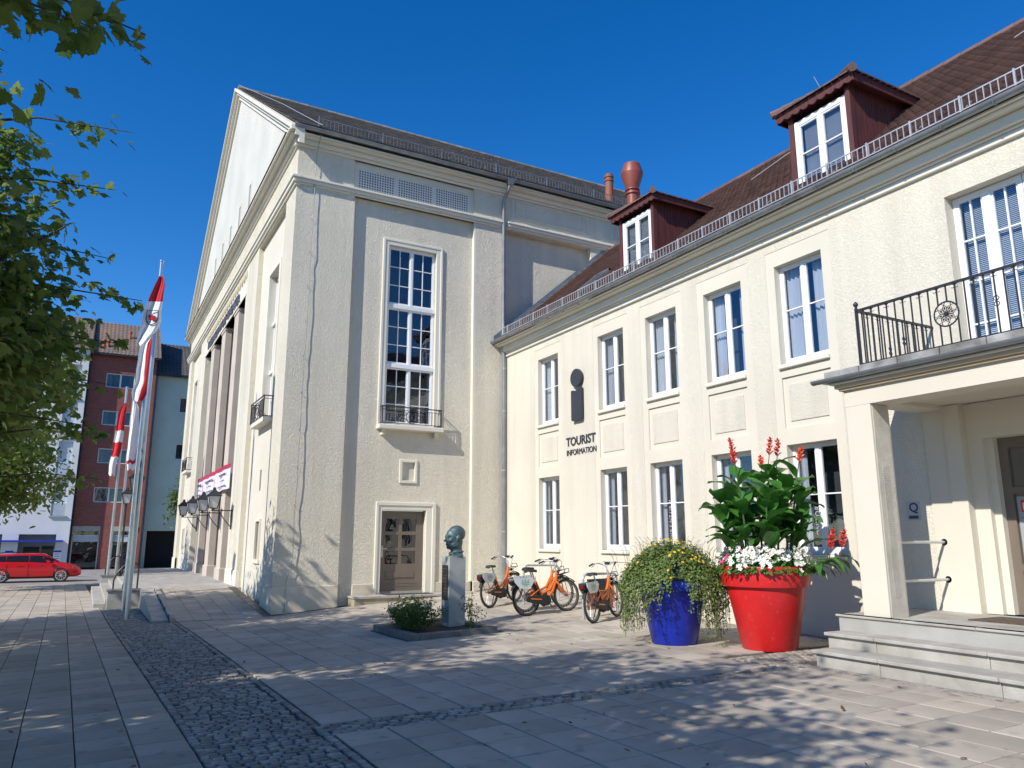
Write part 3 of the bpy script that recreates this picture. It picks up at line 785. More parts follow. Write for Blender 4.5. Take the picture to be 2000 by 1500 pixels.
    # doormat
    tag(obj('door_mat', MB().box(-6.2,-5.2,10.35,11.1,zf+.031,zf+.045), mat('brown_coir',(.12,.085,.06),.95,.2,20,.6,90)), 'brown coir mat on the porch in front of the entrance door','mat')
    # quality plaque and grab rails
    q = thing('quality_plaque','small pale plaque with dark letter Q on the porch wall','plaque',(-7.53,YW,2.2))
    obj('plate', MB().pbox(PW,-7.64,-7.42,2.27,2.56,.001,.012), mat('plaque_grey',(.5,.5,.52),.4), q)
    obj('letter', text_mb('Q',.2,PW,.012,.014,-7.60,2.40,.004), mat('plaque_ink',(.06,.06,.12),.5), q)
    obj('name_bar', MB().pbox(PW,-7.61,-7.45,2.29,2.34,.012,.014), mat('plaque_ink',(.06,.06,.12),.5), q)
    for z,lab in ((1.93,'upper steel grab rail between the porch pillar and the wall'),(1.38,'lower steel grab rail between the porch pillar and the wall')):
        rr = thing('grab_rail',lab,'handrail',(-7.1,YW,z))
        obj('bar', MB().tube([(-7.07,10.1,z),(-7.07,YW-.02,z)],.022,10), M_SILVER, rr, smooth=True)
        obj('wall_flange', MB().lathe([(0,YW-.03),(.05,YW-.03),(.05,YW-.0),(0,YW)],(-7.07,0,z),16,'y'), M_SILVER, rr, smooth=True)
build_porch(T_WING)

# signs on the wing
def build_sign():
    t = thing('tourist_information_sign','anthracite letter i sign with raised TOURIST INFORMATION lettering on the cream wall','sign',(-16.9,YW-.02,4.2))
    cx = -16.9; n0,n1 = .05,.11
    obj('dot', MB().prism([(cx+.265*math.cos(a),6.32+.25*math.sin(a)) for a in [2*math.pi*k/32 for k in range(32)]],PW,n0,n1), M_SIGN, t)
    poly = [(cx-.25,5.16),(cx+.24,5.16),(cx+.24,6.06),(cx+.1,6.06)]
    # top edge scooped by the dot
    poly = [(cx-.245,5.17),(cx-.22,5.14),(cx+.22,5.14),(cx+.245,5.17),(cx+.245,6.02),(cx+.22,6.06),(cx+.16,6.05)]+[(cx+.14-.3*k/6, 6.03-.055*math.sin(math.pi*k/6)-.03*k/6) for k in range(1,6)]+[(cx-.22,5.99),(cx-.245,5.95)]
    obj('stem', MB().prism(poly,PW,n0,n1), M_SIGN, t)
    for k in ((-.12,5.3),(.12,5.3),(-.12,5.85),(.12,5.85),(0,6.32)): obj('spacer', MB().lathe([(.0,YW-.05),(.02,YW-.05),(.02,YW),(0,YW)],(cx+k[0],0,k[1]),8,'y'), M_GALV, t)
    for txt,size,u,v,xs,bold,wid in (('TOURIST',.335,-17.56,4.49,.0,.006,1.40),('INFORMATION',.225,-17.55,4.225,.0,.0,1.40)):
        # measure widths letter by letter
        full = text_mb(txt,size,PW,0,.01,0,0,bold); w = max(a[0] for a in full.v)-min(a[0] for a in full.v); xs = wid/w
        for i,ch in enumerate(txt):
            pre = text_mb(txt[:i+1],size,PW,0,.01,0,0,bold); cur = text_mb(ch,size,PW,0,.01,0,0,bold)
            off = max(a[0] for a in pre.v)-max(a[0] for a in cur.v)
            o = obj('letter', text_mb(ch,size,PW,.006,.02,u+off*xs,v,bold,xs), M_SIGN, t, recalc=False)
build_sign()
# vertical words on the ground floor glass
def window_words():
    t = thing('window_lettering','pale upright word UHRENTURM on the ground floor window glass','lettering',(-13.3,YW+.19,1.9))
    P = PW; mm = mat('frosted_print',(.42,.43,.45),.6)
    for i,ch in enumerate('UHRENTURM'):
        obj('letter', text_mb(ch,.15,P,-.195,-.193,-13.50,1.92+i*.105,.0,.85,vertical=True), mm, t, recalc=False)
    t2 = thing('window_lettering','pale upright lettering on the ground floor window beside the porch','lettering',(-9.3,YW+.19,1.9))
    for i,ch in enumerate('KONTOR'):
        obj('letter', text_mb(ch,.15,P,-.195,-.193,-9.47,1.92+i*.115,.0,.85,vertical=True), mm, t2, recalc=False)
window_words()

# ================================================================== THEATRE
YF = 4.44; XC = -34.6; XL = -48.0
def PS(u,v,n): return (XT+n, u, v)      # side wall, u = y
def PF(u,v,n): return (u, YF-n, v)      # gable front, u = x
def build_theatre():
    t = thing('theatre_building','tall cream gabled theatre with fluted entrance piers and dark tiled roof','building',(XT-6,8,0))
    ze = 13.92; zr = 22.95; yb = 42.
    rec = .145
    # ---- side wall: pilasters and recessed fields
    door = (7.32+.15,9.14-.27,.35,2.81); door = (7.475,8.85,.3,2.80)
    win = (7.42,9.02,5.36,11.0)
    nic = (8.06,8.46,3.68,4.22)
    grl = (6.26,10.17,12.56,13.3)
    w = MB()
    w.sheet(PS,YF,yb,-.3,13.56,[(6.22,10.36,-.4,12.3,rec),(11.46,15.0,-.4,12.3,.3),(16.0,20.2,-.4,12.3,.3),(21.2,25.4,-.4,12.3,.3),(6.16,10.27,12.5,13.50,.07)])
    wall = obj('side_wall', w, M_ROUGH, t)
    f = MB().sheet(PS,6.22,10.36,-.3,12.3,[door+(.22,),win+(.2,),nic+(.05,)],n=-rec)
    obj('side_wall_field', f, M_ROUGH, t)
    for y in (11.46,16.0,21.2): obj('side_wall_field', MB().sheet(PS,y,y+(3.54 if y<12 else 4.2),5,12.3,n=-.3), M_ROUGH, t)
    obj('frieze_field', MB().sheet(PS,6.16,10.27,12.5,13.50,[grl+(.05,)],n=-.07), M_SMOOTH, t)
    # grilles: three perforated plates
    for k in range(3):
        a = grl[0]+k*(grl[1]-grl[0])/3; b = a+(grl[1]-grl[0])/3
        g = MB(); hs = []
        n = 14; m = 8; du = (b-a-.14)/n; dv = (grl[3]-grl[2]-.08)/m
        for i in range(n):
            for j in range(m): hs.append((a+.07+du*i+du*.24,a+.07+du*i+du*.76,grl[2]+.04+dv*j+dv*.24,grl[2]+.04+dv*j+dv*.76))
        us = sorted(set([a,b]+[round(h[i],4) for h in hs for i in (0,1)])); vs = sorted(set([grl[2],grl[3]]+[round(h[i],4) for h in hs for i in (2,3)]))
        hset = {(round(h[0],4),round(h[2],4)) for h in hs}
        for i in range(len(us)-1):
            for j in range(len(vs)-1):
                if (us[i],vs[j]) in hset: continue
                g.add([PS(us[i],vs[j],-.095),PS(us[i+1],vs[j],-.095),PS(us[i+1],vs[j+1],-.095),PS(us[i],vs[j+1],-.095)],[(0,1,2,3)])
        g.pbox(PS,a,a+.035,grl[2],grl[3],-.1,-.075); g.pbox(PS,b-.035,b,grl[2],grl[3],-.1,-.075)
        gg_ = obj('vent_grille', g, mat('grille_paint',(.62,.61,.57),.7,.03,3), t, recalc=False)
        obj('duct', MB().pbox(PS,a,b,grl[2],grl[3],-.4,-.18), M_BLACK, gg_)
    # framed panels further along the frieze
    for y in (11.75,15.95,20.2):
        for d,nn in ((0,.012),(.14,.024)):
            k = MB(); y0,y1,z0,z1 = y+d,y+3.1-d,12.72+d*.7,13.55-d*.7
            for q in ((y0,y1,z0,z0+.04),(y0,y1,z1-.04,z1),(y0,y0+.04,z0+.04,z1-.04),(y1-.04,y1,z0+.04,z1-.04)): k.pbox(PS,*q,-.02,nn)
            obj('panel_frame', k, M_SMOOTH, t)
    # plinth
    for (a,b,n) in ((YF-.03,6.22,.04),(6.66,7.32,-rec+.04),(9.15,10.36,-rec+.04),(10.36,11.44,.04)):
        obj('plinth', MB().pbox(PS,a,b,-.3,.72,-.2,n), M_PLINTH, t, bevel=.012)
    obj('pilaster_return', MB().pbox(PS,10.30,10.36,.72,12.3,-rec,-.002), M_TRIM, t)
    # string course, cornice, gutter on the side
    for (z0,z1,n) in ((12.30,12.36,.05),(12.36,12.46,.10),(12.46,12.53,.15)):
        obj('string_course', MB().pbox(PS,YF-n,11.40,z0,z1,-.1,n), M_TRIM, t, bevel=.012)
        obj('string_course', MB().pbox(PS,11.52,yb,z0+.03,z1+.03,-.1,n), M_TRIM, t, bevel=.012)
    for (z0,z1,n) in ((13.50,13.58,.06),(13.58,13.72,.14),(13.72,13.77,.30),(13.77,13.83,.34)):
        obj('eaves_cornice', MB().pbox(PS,YF-.12,yb,z0,z1,-.1,n), M_TRIM, t, bevel=.014)
    g = MB(); prof = [(.09*math.cos(a),.09*math.sin(a)) for a in [math.pi+math.pi*i/8 for i in range(9)]]
    for y in (YF-.25,yb):
        for (n,z) in prof: g.v.append((XT+.45-n,y,13.95+z))
    g.f = [(i,i+1,i+10,i+9) for i in range(8)]+[tuple(range(9))]
    obj('gutter', g, M_ZINC, t, smooth=True, recalc=False)
    # downpipe in the inner corner
    dp = [(XT+.45,11.42,13.9),(XT+.45,11.42,13.75),(XT+.30,11.38,13.5),(XT+.10,11.36,13.25),(XT+.09,11.36,8.45)]
    d_ = obj('downpipe', MB().tube(dp,.06,12), M_ZINC, t, smooth=True)
    obj('rainwater_head', MB().hexa([(XT+.38,11.34,13.72),(XT+.52,11.34,13.72),(XT+.52,11.50,13.72),(XT+.38,11.50,13.72),(XT+.32,11.28,13.93),(XT+.58,11.28,13.93),(XT+.58,11.56,13.93),(XT+.32,11.56,13.93)]), M_ZINC, d_)
    lp = [(XT+.16,11.30,8.2),(XT+.14,11.36,7.7),(XT+.14,11.36,.5)]
    d2 = obj('downpipe', MB().tube(lp,.062,12), M_ZINC, t, smooth=True)
    for z in (2.2,4.1,6.0,7.4): obj('pipe_clip', MB().tube([(XT+.14,11.36,z-.02),(XT+.14,11.36,z+.02)],.072,12), M_GALV, d2)
    # tall window: surround + three stacked casements + little balcony
    s = MB(); n0,n1 = -rec-.01,-rec+.035
    y0,y1,z0,z1 = 7.25,9.21,5.3,11.18
    for q in ((y0,win[0],z0,z1),(win[1],y1,z0,z1),(win[0],win[1],win[3],z1)): s.pbox(PS,*q,n0,n1)
    for q in ((y0-.03,y0+.05,z0,z1+.03),(y1-.05,y1+.03,z0,z1+.03),(y0+.05,y1-.05,z1-.05,z1+.03)): s.pbox(PS,*q,n0,n1+.02)
    obj('window_surround', s, M_TRIM, t, bevel=.012)
    zs = [5.36,7.17,9.06,11.0]
    for k in range(3):
        window(t,PS,win[0]+.01,win[1]-.01,zs[k]+(.03 if k else 0),zs[k+1]-(.03 if k<2 else .002),-rec-.09,fw=.05,cols=4,rows=3,mull=.075,bar=.024,sillrail=.06,depth=.7,curtain=0.06 if k<1 else 0,name='tall_window')
    for z in zs[1:3]: obj('transom', MB().pbox(PS,win[0],win[1],z-.07,z+.07,-rec-.14,-rec-.04), M_WHITE, t, bevel=.01)
    obj('window_sill', MB().pbox(PS,7.2,9.28,5.16,5.30,-rec-.2,.14), M_TRIM, t, bevel=.02)
    obj('sill_bracket', MB().pbox(PS,7.34,7.44,5.0,5.16,-rec,.02).pbox(PS,9.02,9.12,5.0,5.16,-rec,.02), M_TRIM, t)
    def juliet(P,a,b,z0,z1,n0,n1,label):
        r = thing('window_railing',label,'railing',P((a+b)/2,z0,n1))
        for nn,(zz,w_) in ((0,(z1,.03)),(0,(z0+.03,.02)),(0,(z1-.09,.014))):
            obj('rail', MB().bar(P(a,zz,n1),P(b,zz,n1),w_).bar(P(a,zz,n0),P(a,zz,n1),w_).bar(P(b,zz,n0),P(b,zz,n1),w_), M_IRON, r)
        for u in (a,b): obj('post', MB().bar(P(u,z0,n1),P(u,z1+.02,n1),.03), M_IRON, r)
        m_ = MB(); c = (a+b)/2; zc = (z0+z1)/2-.02; h = (z1-z0)/2-.07
        for rad in (h,h*.5): m_.tube([P(c+rad*math.cos(q),zc+rad*math.sin(q),n1) for q in [2*math.pi*k/20 for k in range(20)]],.011,5,closed=True)
        for sg in (-1,1):
            for dz in (-.5,.5):
                m_.tube([P(c+sg*(h+.09+.09*math.cos(q)),zc+dz*h+.07*math.sin(q),n1) for q in [2*math.pi*k/10 for k in range(10)]],.009,4,closed=True)
            m_.tube([P(c+sg*h*.1,zc-h,n1),P(c+sg*(h+.2),zc,n1),P(c+sg*h*.1,zc+h,n1)],.008,4)
        obj('ornament', m_, M_IRON, r)
        for i in range(18):
            u = a+(b-a)*(i+1)/19
            if abs(u-c) < .36: continue
            obj('baluster', MB().bar(P(u,z0+.03,n1),P(u,z1-.09,n1),.014), M_IRON, r)
    juliet(PS,7.30,9.18,5.32,5.84,-.1,.11,'small black iron railing at the foot of the tall side window above the side door')
    # niche
    s = MB()
    for q in ((7.97,8.06,3.60,4.30),(8.46,8.54,3.60,4.30),(8.06,8.46,4.22,4.30),(8.06,8.46,3.60,3.68)): s.pbox(PS,*q,-rec-.01,-rec+.035)
    nf = obj('niche_frame', s, M_TRIM, t, bevel=.01); obj('niche_plate', MB().sheet(PS,8.06,8.46,3.68,4.22,n=-rec-.05), mat('niche_beige',(.62,.58,.46),.7), nf)
    # side door
    s = MB()
    for (w_,n) in ((.0,.05),(.09,.085)):
        a,b,c = 7.32+w_*0,9.14,3.0
    for q in ((7.31,7.475,.3,3.0),(8.85,9.14,.3,3.0),(7.475,8.85,2.80,3.0)): s.pbox(PS,*q,-rec-.01,-rec+.03)
    for q in ((7.28,7.37,.3,3.04),(9.05,9.17,.3,3.04),(7.37,9.05,2.93,3.04)): s.pbox(PS,*q,-rec-.01,-rec+.055)
    obj('door_surround', s, M_TRIM, t, bevel=.014)
    n = -rec-.16; d = MB(); a,b,c,e = 7.48,8.845,.49,2.79
    d.pbox(PS,a,b,c,e,n-.05,n-.022)
    d.pbox(PS,a,a+.17,c,e,n-.022,n+.012); d.pbox(PS,b-.23,b,c,e,n-.022,n+.012)
    for (q0,q1) in ((c,c+.33),(.83,1.08-.0),(1.075,1.26),(1.63-.0,1.72),(2.09,2.19),(2.56,e)): d.pbox(PS,a+.17,b-.23,q0,q1,n-.022,n+.010)
    d.pbox(PS,8.07,8.17,1.26,2.56,n-.022,n+.008)
    d.pbox(PS,a+.22,b-.28,.87,1.04,n+.010,n+.022)
    for z in (.62,.7): d.pbox(PS,a+.05,b-.05,z,z+.012,n+.012,n+.017)
    dr = obj('side_door', d, M_DOOR, t, bevel=.004)
    for (u0,u1) in ((a+.17,8.07),(8.17,b-.23)):
        for (v0,v1) in ((1.26,1.63),(1.72,2.09),(2.19,2.56)):
            obj('pane', MB().pbox(PS,u0,u1,v0,v1,n-.012,n-.006), glass_mat('bright_glass',(.3,.32,.35),(1,1,1)), dr)
    obj('handle_plate', MB().pbox(PS,a+.06,a+.11,1.45,1.78,n+.012,n+.03).pbox(PS,a+.07,a+.22,1.68,1.71,n+.05,n+.075), mat('ivory_metal',(.6,.57,.48),.4), dr, bevel=.004)
    obj('threshold', MB().pbox(PS,7.478,8.847,.30,.488,-rec-.3,-rec-.10), M_STONE, t)
    # doorstep
    x0 = XT-.05
    st = obj('door_step', MB().box(x0,XT+.52,6.55,10.5,.0,.365), mat('sandstone_riser',(.42,.36,.25),.85,.15,2,.3,50), t)
    for i in range(3): obj('tread_slab', MB().box(x0,XT+.56,6.52+1.335*i,6.52+1.335*i+1.325,.366,.43), M_STONE, st, bevel=.008)
    tag(obj('door_mat', MB().box(XT+.02,XT+.45,7.5,8.9,.431,.445), mat('grey_rubber_mat',(.07,.07,.065),.9,.2,20,.5,90)),'dark rubber mat on the stone step of the side door','mat')
    # lightning conductor cable with brackets
    y = 5.0; pts = []; z = 13.95
    pts = [(XT+.42,y,14.0),(XT+.30,y-.02,13.7),(XT+.10,y-.03,13.4)]
    z = 13.0
    while z > 1.4: pts.append((XT+.05+.02*rng.random(),y-.03+rng.gauss(0,.009)+ (13.4-z)*-.004,z)); z -= .35
    pts += [(XT+.07,y-.1,1.2),(XT+.06,y-.2,.9),(XT+.06,y-.22,-.05)]
    lc = obj('lightning_conductor', MB().tube(pts,.009,5), M_ZINC, t)
    for k in range(11):
        z = 12.3-k*1.05; obj('bracket', MB().tube([(XT,y-.06,z-.03),(XT+.05,y-.05-(13.4-z)*.004,z),(XT+.08,y-.1,z+.05)],.008,4), M_ZINC, lc)
    # ---- gable front
    b1 = (-26.7,-22.5); bl = (2*XC-b1[1],2*XC-b1[0]); op = (2*XC+28.95,-28.95); opz = 11.05
    W1 = (-25.1,-23.55,5.66,10.62); W2 = (2*XC-W1[1],2*XC-W1[0],W1[2],W1[3])
    sw = (-24.6,-24.05,1.37,2.5); sw2 = (2*XC-sw[1],2*XC-sw[0],sw[2],sw[3])
    f = MB().sheet(PF,XL,XT,-.3,13.8,[b1+(-.4,12.2,.16),bl+(-.4,12.2,.16),op+(-.4,opz,2.6)])
    obj('front_wall', f, M_ROUGH, t)
    for bb,ww,ss in ((b1,W1,sw),(bl,W2,sw2)):
        obj('front_bay', MB().sheet(PF,bb[0],bb[1],-.3,12.2,[ww+(.3,),ss+(.25,),((bb[0]+bb[1])/2-.12,(bb[0]+bb[1])/2+.12,3.45,4.1,.04)],n=-.16), M_SMOOTH, t)
        s = MB(); a,b,c,d2_ = ww
        for q in ((a-.16,a,c,d2_+.16),(b,b+.16,c,d2_+.16),(a,b,d2_,d2_+.16)): s.pbox(PF,*q,-.17,-.11)
        obj('window_surround', s, M_TRIM, t, bevel=.012)
        for k in range(3):
            h = (d2_-c)/3; window(t,PF,a+.01,b-.01,c+h*k+.02,c+h*(k+1)-.02,-.36,fw=.07,cols=4,rows=3,mull=.1,sillrail=.08,name='tall_window')
        for k in (1,2): obj('transom', MB().pbox(PF,a,b,c+h*k-.06,c+h*k+.06,-.4,-.30), M_WHITE, t)
        obj('window_sill', MB().pbox(PF,a-.25,b+.25,c-.2,c-.03,-.3,.12), M_TRIM, t, bevel=.02)
        obj('slot_window', MB().pbox(PF,ss[0],ss[1],ss[2],ss[3],-.4,-.34), M_BLACK, t)
        g_ = MB()
        for i in range(4): g_.bar(PF(ss[0]+.11*(i+1),ss[2],-.25),PF(ss[0]+.11*(i+1),ss[2]+.5,-.25),.015)
        obj('slot_grille', g_, M_IRON, t)
        s = MB(); a,b,c,d2_ = ss
        for q in ((a-.08,a,c,d2_+.08),(b,b+.08,c,d2_+.08),(a,b,d2_,d2_+.08),(a-.16,b+.16,c-.12,c)): s.pbox(PF,*q,-.17,-.10)
        obj('slot_surround', s, M_TRIM, t)
    juliet(PF,-25.35,-23.3,5.6,6.25,-.2,.13,'black iron railing under the tall front window on the pilaster bay near the corner')
    juliet(PF,2*XC+23.3,2*XC+25.35,5.6,6.25,-.2,.13,'black iron railing under the tall front window on the bay beyond the piers')
    for (a,b) in ((XT-1.3,XT+.033),(-28.953,-26.697),(2*XC+26.697,2*XC+28.953),(XL-.04,XL+1.3)): obj('plinth', MB().pbox(PF,a,b,-.3,.95 if a < -22.6 else .72,-.1,.04), M_PLINTH if a > -22.6 else M_TRIM, t, bevel=.012)
    # smooth jamb edges beside the opening
    for (a,b) in ((-28.947,-28.45),(-26.95,-26.703)): obj('jamb_strip', MB().pbox(PF,a,b,.95,12.2,-.1,.012), M_SMOOTH, t)
    # string course, scallop frieze, lintel with letters
    for (z0,z1,n) in ((12.25,12.33,.06),(12.33,12.45,.12),(12.45,12.53,.17)):
        obj('string_course', MB().pbox(PF,XL-n,XT+n-.003,z0-.002,z1-.002,-.1,n), M_TRIM, t, bevel=.012)
    lt = obj('lintel', MB().pbox(PF,op[0]-.2,op[1]+.2,11.05,11.62,-.4,.03), M_TRIM, t)
    i = 0; u = op[0]+.1
    while u < op[1]-.2:
        obj('scallop', MB().prism([(u+.21+.16*math.cos(a),11.92+.17*math.sin(a)) for a in [2*math.pi*k/14 for k in range(14)]],PF,.0,.035), mat('frieze_ochre',(.50,.44,.28),.8), lt, bevel=.01); u += .52
    txt = 'FRIEDRICH-WOLF-THEATER'
    full = text_mb(txt,.5,PF,0,.01,0,0,.008); wfull = max(a[0] for a in full.v)-min(a[0] for a in full.v); xs = 8.9/wfull
    mlet = mat('letter_grey',(.10,.105,.13),.5)
    for k,ch in enumerate(txt):
        pre = text_mb(txt[:k+1],.5,PF,0,.01,0,0,.008); cur = text_mb(ch,.5,PF,0,.01,0,0,.008)
        off = max(a[0] for a in pre.v)-max(a[0] for a in cur.v)
        obj('letter', text_mb(ch,.5,PF,.03,.09,XC-4.45+off*xs,11.16,.008,xs), mlet, lt, recalc=False)
    # portico: floor, back wall, piers
    obj('portico_back', MB().pbox(PF,op[0],op[1],.0,opz,-2.9,-2.55), M_DOOR, t)
    for k,c in enumerate((-31.15,-34.5,-37.85)):
        p = MB(); hw = .52; d0,d1 = -2.1,-.04; dep = d1-d0
        # fluted plan: flat front, grooves on both sides
        plan = [(c-hw,d1),(c+hw,d1)]
        ng = 4
        for g_i in range(ng):
            q0 = d1-.12-g_i*(dep-.2)/ng; q1 = q0-(dep-.2)/ng
            qm = (q0+q1)/2; plan += [(c+hw,qm+.10),(c+hw-.13,qm+.07),(c+hw-.13,qm-.07),(c+hw,qm-.10)]
        plan += [(c+hw,d0),(c-hw,d0)]
        for g_i in reversed(range(ng)):
            q0 = d1-.12-g_i*(dep-.2)/ng; q1 = q0-(dep-.2)/ng
            qm = (q0+q1)/2; plan += [(c-hw,qm-.10),(c-hw+.13,qm-.07),(c-hw+.13,qm+.07),(c-hw,qm+.10)]
        p.prism([(a,b) for a,b in plan],lambda u,v,n: PF(u,n,v),.9,opz-.12)
        pr = obj('entrance_pier', p, M_SAND, t)
        obj('pier_base', MB().pbox(PF,c-hw-.07,c+hw+.07,.2,.9,d0-.05,d1+.05), M_SAND, pr, bevel=.02)
        obj('pier_cap', MB().pbox(PF,c-hw-.05,c+hw+.05,opz-.12,opz-.002,d0-.05,d1+.035), M_SAND, pr)
    # raking gable
    g = MB(); n = 0.
    g.add([PF(XL,13.8,0),PF(XT,13.8,0),PF(XT,14.1,0),PF(XC,zr-.3,0),PF(XL,14.1,0)],[(0,1,2,3,4)])
    gb = obj('gable_wall', g, mat('gable_plaster',(.60,.59,.53),.85,.05,.5,.25,30), t)
    for i in range(-2,3):
        c = XC+2.35*i+.1
        for q,m_ in (((c-.28,c+.28,14.75,16.05),M_TRIM),):
            sfr = MB()
            for b in ((c-.28,c-.2,14.75,16.05),(c+.2,c+.28,14.75,16.05),(c-.2,c+.2,15.97,16.05)): sfr.pbox(PF,*b,-.02,.03)
            o = obj('gable_slot', sfr, M_TRIM, gb); obj('slot', MB().pbox(PF,c-.2,c+.2,14.75,15.97,-.02,.008), mat('slot_grey',(.25,.25,.22),.8), o)
    # horizontal cornice on the front and raking mouldings
    for (z0,z1,n) in ((13.50,13.58,.06),(13.58,13.72,.14),(13.72,13.77,.30),(13.77,13.84,.38)):
        obj('front_cornice', MB().pbox(PF,XL-n,XT+n-.003,z0+.002,z1+.002,-.1,n), M_TRIM, t, bevel=.014)
    obj('cornice_tiles', MB().add([PF(XL,13.85,.42),PF(XT,13.85,.42),PF(XT,14.1,.0),PF(XL,14.1,.0)],[(0,1,2,3)]), M_TILE_G, t)
    sl = (zr-13.9)/(XT+.45-XC)
    for sg in (1,-1):
        ex = XC+sg*(XT+.45-XC)
        for (h0,h1,n) in ((-.52,-.30,.10),(-.30,-.14,.22),(-.14,.0,.34)):
            m_ = MB(); q = [(ex,13.92+h0),(ex,13.92+h1),(XC,zr+h1),(XC,zr+h0)]
            m_.prism(q,PF,-.05,n); obj('raking_moulding', m_, M_TRIM, t)
    # roof
    ev = [(XT+.5,13.94),(XC,zr),(2*XC-XT-.5,13.94)]
    dk = MB().add([(ev[0][0],YF-.2,ev[0][1]+.02),(ev[0][0],yb,ev[0][1]+.02),(XC,yb,zr+.02),(XC,YF-.2,zr+.02),(ev[2][0],yb,ev[2][1]+.02),(ev[2][0],YF-.2,ev[2][1]+.02)],[(0,1,2,3),(3,2,4,5)])
    rf = obj('roof', dk, M_TILE_G, t)
    tl = MB(); L = math.hypot(ev[0][0]-XC,zr-13.94); dx,dz = (XC-ev[0][0])/L,(zr-13.94)/L; r_ = 0; s = 0
    while s < L:
        y = YF-.22+(.1 if r_%2 else 0)
        while y < 34:
            h = .05+rng.gauss(0,.004); w_ = .195
            A = [(s,y,h),(s,y+w_,h),(s+.27,y+w_,.015),(s+.27,y,.015)]
            top = [(ev[0][0]+dx*a-dz*hh*-1*0+0,yy,0) for a,yy,hh in A]
            top = [(ev[0][0]+dx*a+dz*hh,yy,13.96+dz*a-dx*hh) for a,yy,hh in A]
            bot = [(ev[0][0]+dx*a+dz*(hh-.02),yy,13.96+dz*a-dx*(hh-.02)) for a,yy,hh in A[:2]]
            tl.add(top+bot,[(0,1,2,3),(0,1,5,4),(0,3,4)]); y += .2
        s += .23; r_ += 1
    tag(obj('roof_tile_field', tl, M_TILE_G, rf, recalc=False), kind='stuff')
    y = YF-.2
    while y < 34: obj('ridge_tile', MB().lathe([(0,y),(.13,y),(.145,y+.5),(0,y+.5)],(XC,0,zr+.02),8,'y'), M_TILE_G, rf, smooth=True); y += .47
    xg,zg = XT+.22,14.16
    y = YF+.5
    while y < 22:
        b = MB(); b.bar((xg,y,zg),(xg,y+2.0,zg),.015,.02); b.bar((xg,y,zg+.3),(xg,y+2.,zg+.3),.015,.02)
        for k in range(17): b.bar((xg,y+.12*k,zg),(xg,y+.12*k,zg+.3),.009)
        b.bar((xg,y,zg-.1),(xg,y,zg+.36),.03); b.bar((xg,y,zg+.25),(xg-.35,y,zg+.12),.015)
        obj('snow_guard', b, M_ZINC, rf); y += 2.02
    obj('lightning_wire', MB().tube([(XC+.2,YF-.2,zr+.1),(XT-5,YF+.35,17.75),(XT+.2,YF+.5,14.3),(XT+.5,YF+.55,14.1)],.012,5), M_GALV, rf)
    obj('roof_pipe', MB().lathe([(0,14.0),(.16,14.0),(.16,15.6),(.19,15.62),(.19,15.68),(.16,15.7),(.16,15.76),(.19,15.78),(.19,15.84),(.15,15.86),(.15,15.92),(0,15.92)],(XT-.8,16.5,0),16), mat('terracotta_pipe',(.26,.09,.05),.7,.1,3), rf, smooth=True)
    return t
T_TH = build_theatre()

def hang_banner():
    t = thing('event_banner','long white banner with crimson top edge hung between the theatre entrance piers','banner',(-33.6,YF-.1,3.77))
    P = lambda u,v,n: PF(u,v,n)
    a,b,z0,z1 = -38.35,-28.95,3.78,4.70
    mb = MB(); N = 24
    for i in range(N+1):
        u = a+(b-a)*i/N; n = .10+.03*math.sin(i*1.3)
        mb.v += [P(u,z0,n),P(u,z1-.17,n),P(u,z1,n)]
    obj('cloth', MB().add(mb.v,[(3*i,3*i+3,3*i+4,3*i+1) for i in range(N)]), mat('lilac_white_vinyl',(.72,.69,.74),.5), t, smooth=True, recalc=False)
    obj('top_band', MB().add(mb.v,[(3*i+1,3*i+4,3*i+5,3*i+2) for i in range(N)]), mat('crimson_vinyl',(.45,.02,.07),.5), t, smooth=True, recalc=False)
    ink = mat('banner_ink',(.08,.05,.12),.6)
    for k,(c,wd_) in enumerate(((-37.4,1.6),(-34.3,2.8),(-30.6,2.0))):
        for j,(h,s) in enumerate(((.085,.8),(.03,.5),(.05,.9))):
            z = z1-.34-j*.22
            q = c-wd_*s/2
            while q < c+wd_*s/2:
                w_ = rng.uniform(.12,.4); obj('print_line', MB().pbox(P,q,min(q+w_,c+wd_*s/2),z-h/2,z+h/2,.136,.140), ink, t); q += w_+.08
    for k,u in enumerate((-36.1,-32.6)): obj('print_mark', MB().pbox(P,u,u+.06,z0+.1,z0+.55,.136,.14), mat('crimson_vinyl',(.45,.02,.07),.5), t)
hang_banner()

def lantern(mb_root, c, s=1., z0=0.):
    """four sided street lantern parts under a parent; c is the bottom centre"""
    x,y,z = c
    def ring(h,w): return [(x-w,y-w,z+h),(x+w,y-w,z+h),(x+w,y+w,z+h),(x-w,y+w,z+h)]
    fr = MB()
    a,b = ring(.06*s,.11*s),ring(.46*s,.19*s)
    for i in range(4): fr.bar(a[i],b[i],.022*s); fr.bar(b[i],b[(i+1)%4],.025*s); fr.bar(a[i],a[(i+1)%4],.02*s)
    fr.lathe([(0,z),(.035*s,z),(.05*s,z+.05*s),(0,z+.05*s)],(x,y,0),8)
    obj('lantern_frame', fr, M_IRON, mb_root)
    g = MB(); a,b = ring(.07*s,.105*s),ring(.455*s,.185*s); g.hexa(a+b); obj('lantern_glass', g, mat('opal_glass',(.55,.56,.55),.25,.03,3), mb_root)
    r = MB(); a,b = ring(.465*s,.24*s),ring(.66*s,.05*s); r.hexa(a+b); r.lathe([(0,z+.66*s),(.05*s,z+.66*s),(.06*s,z+.70*s),(.02*s,z+.75*s),(0,z+.76*s)],(x,y,0),8); obj('lantern_roof', r, M_IRON, mb_root)
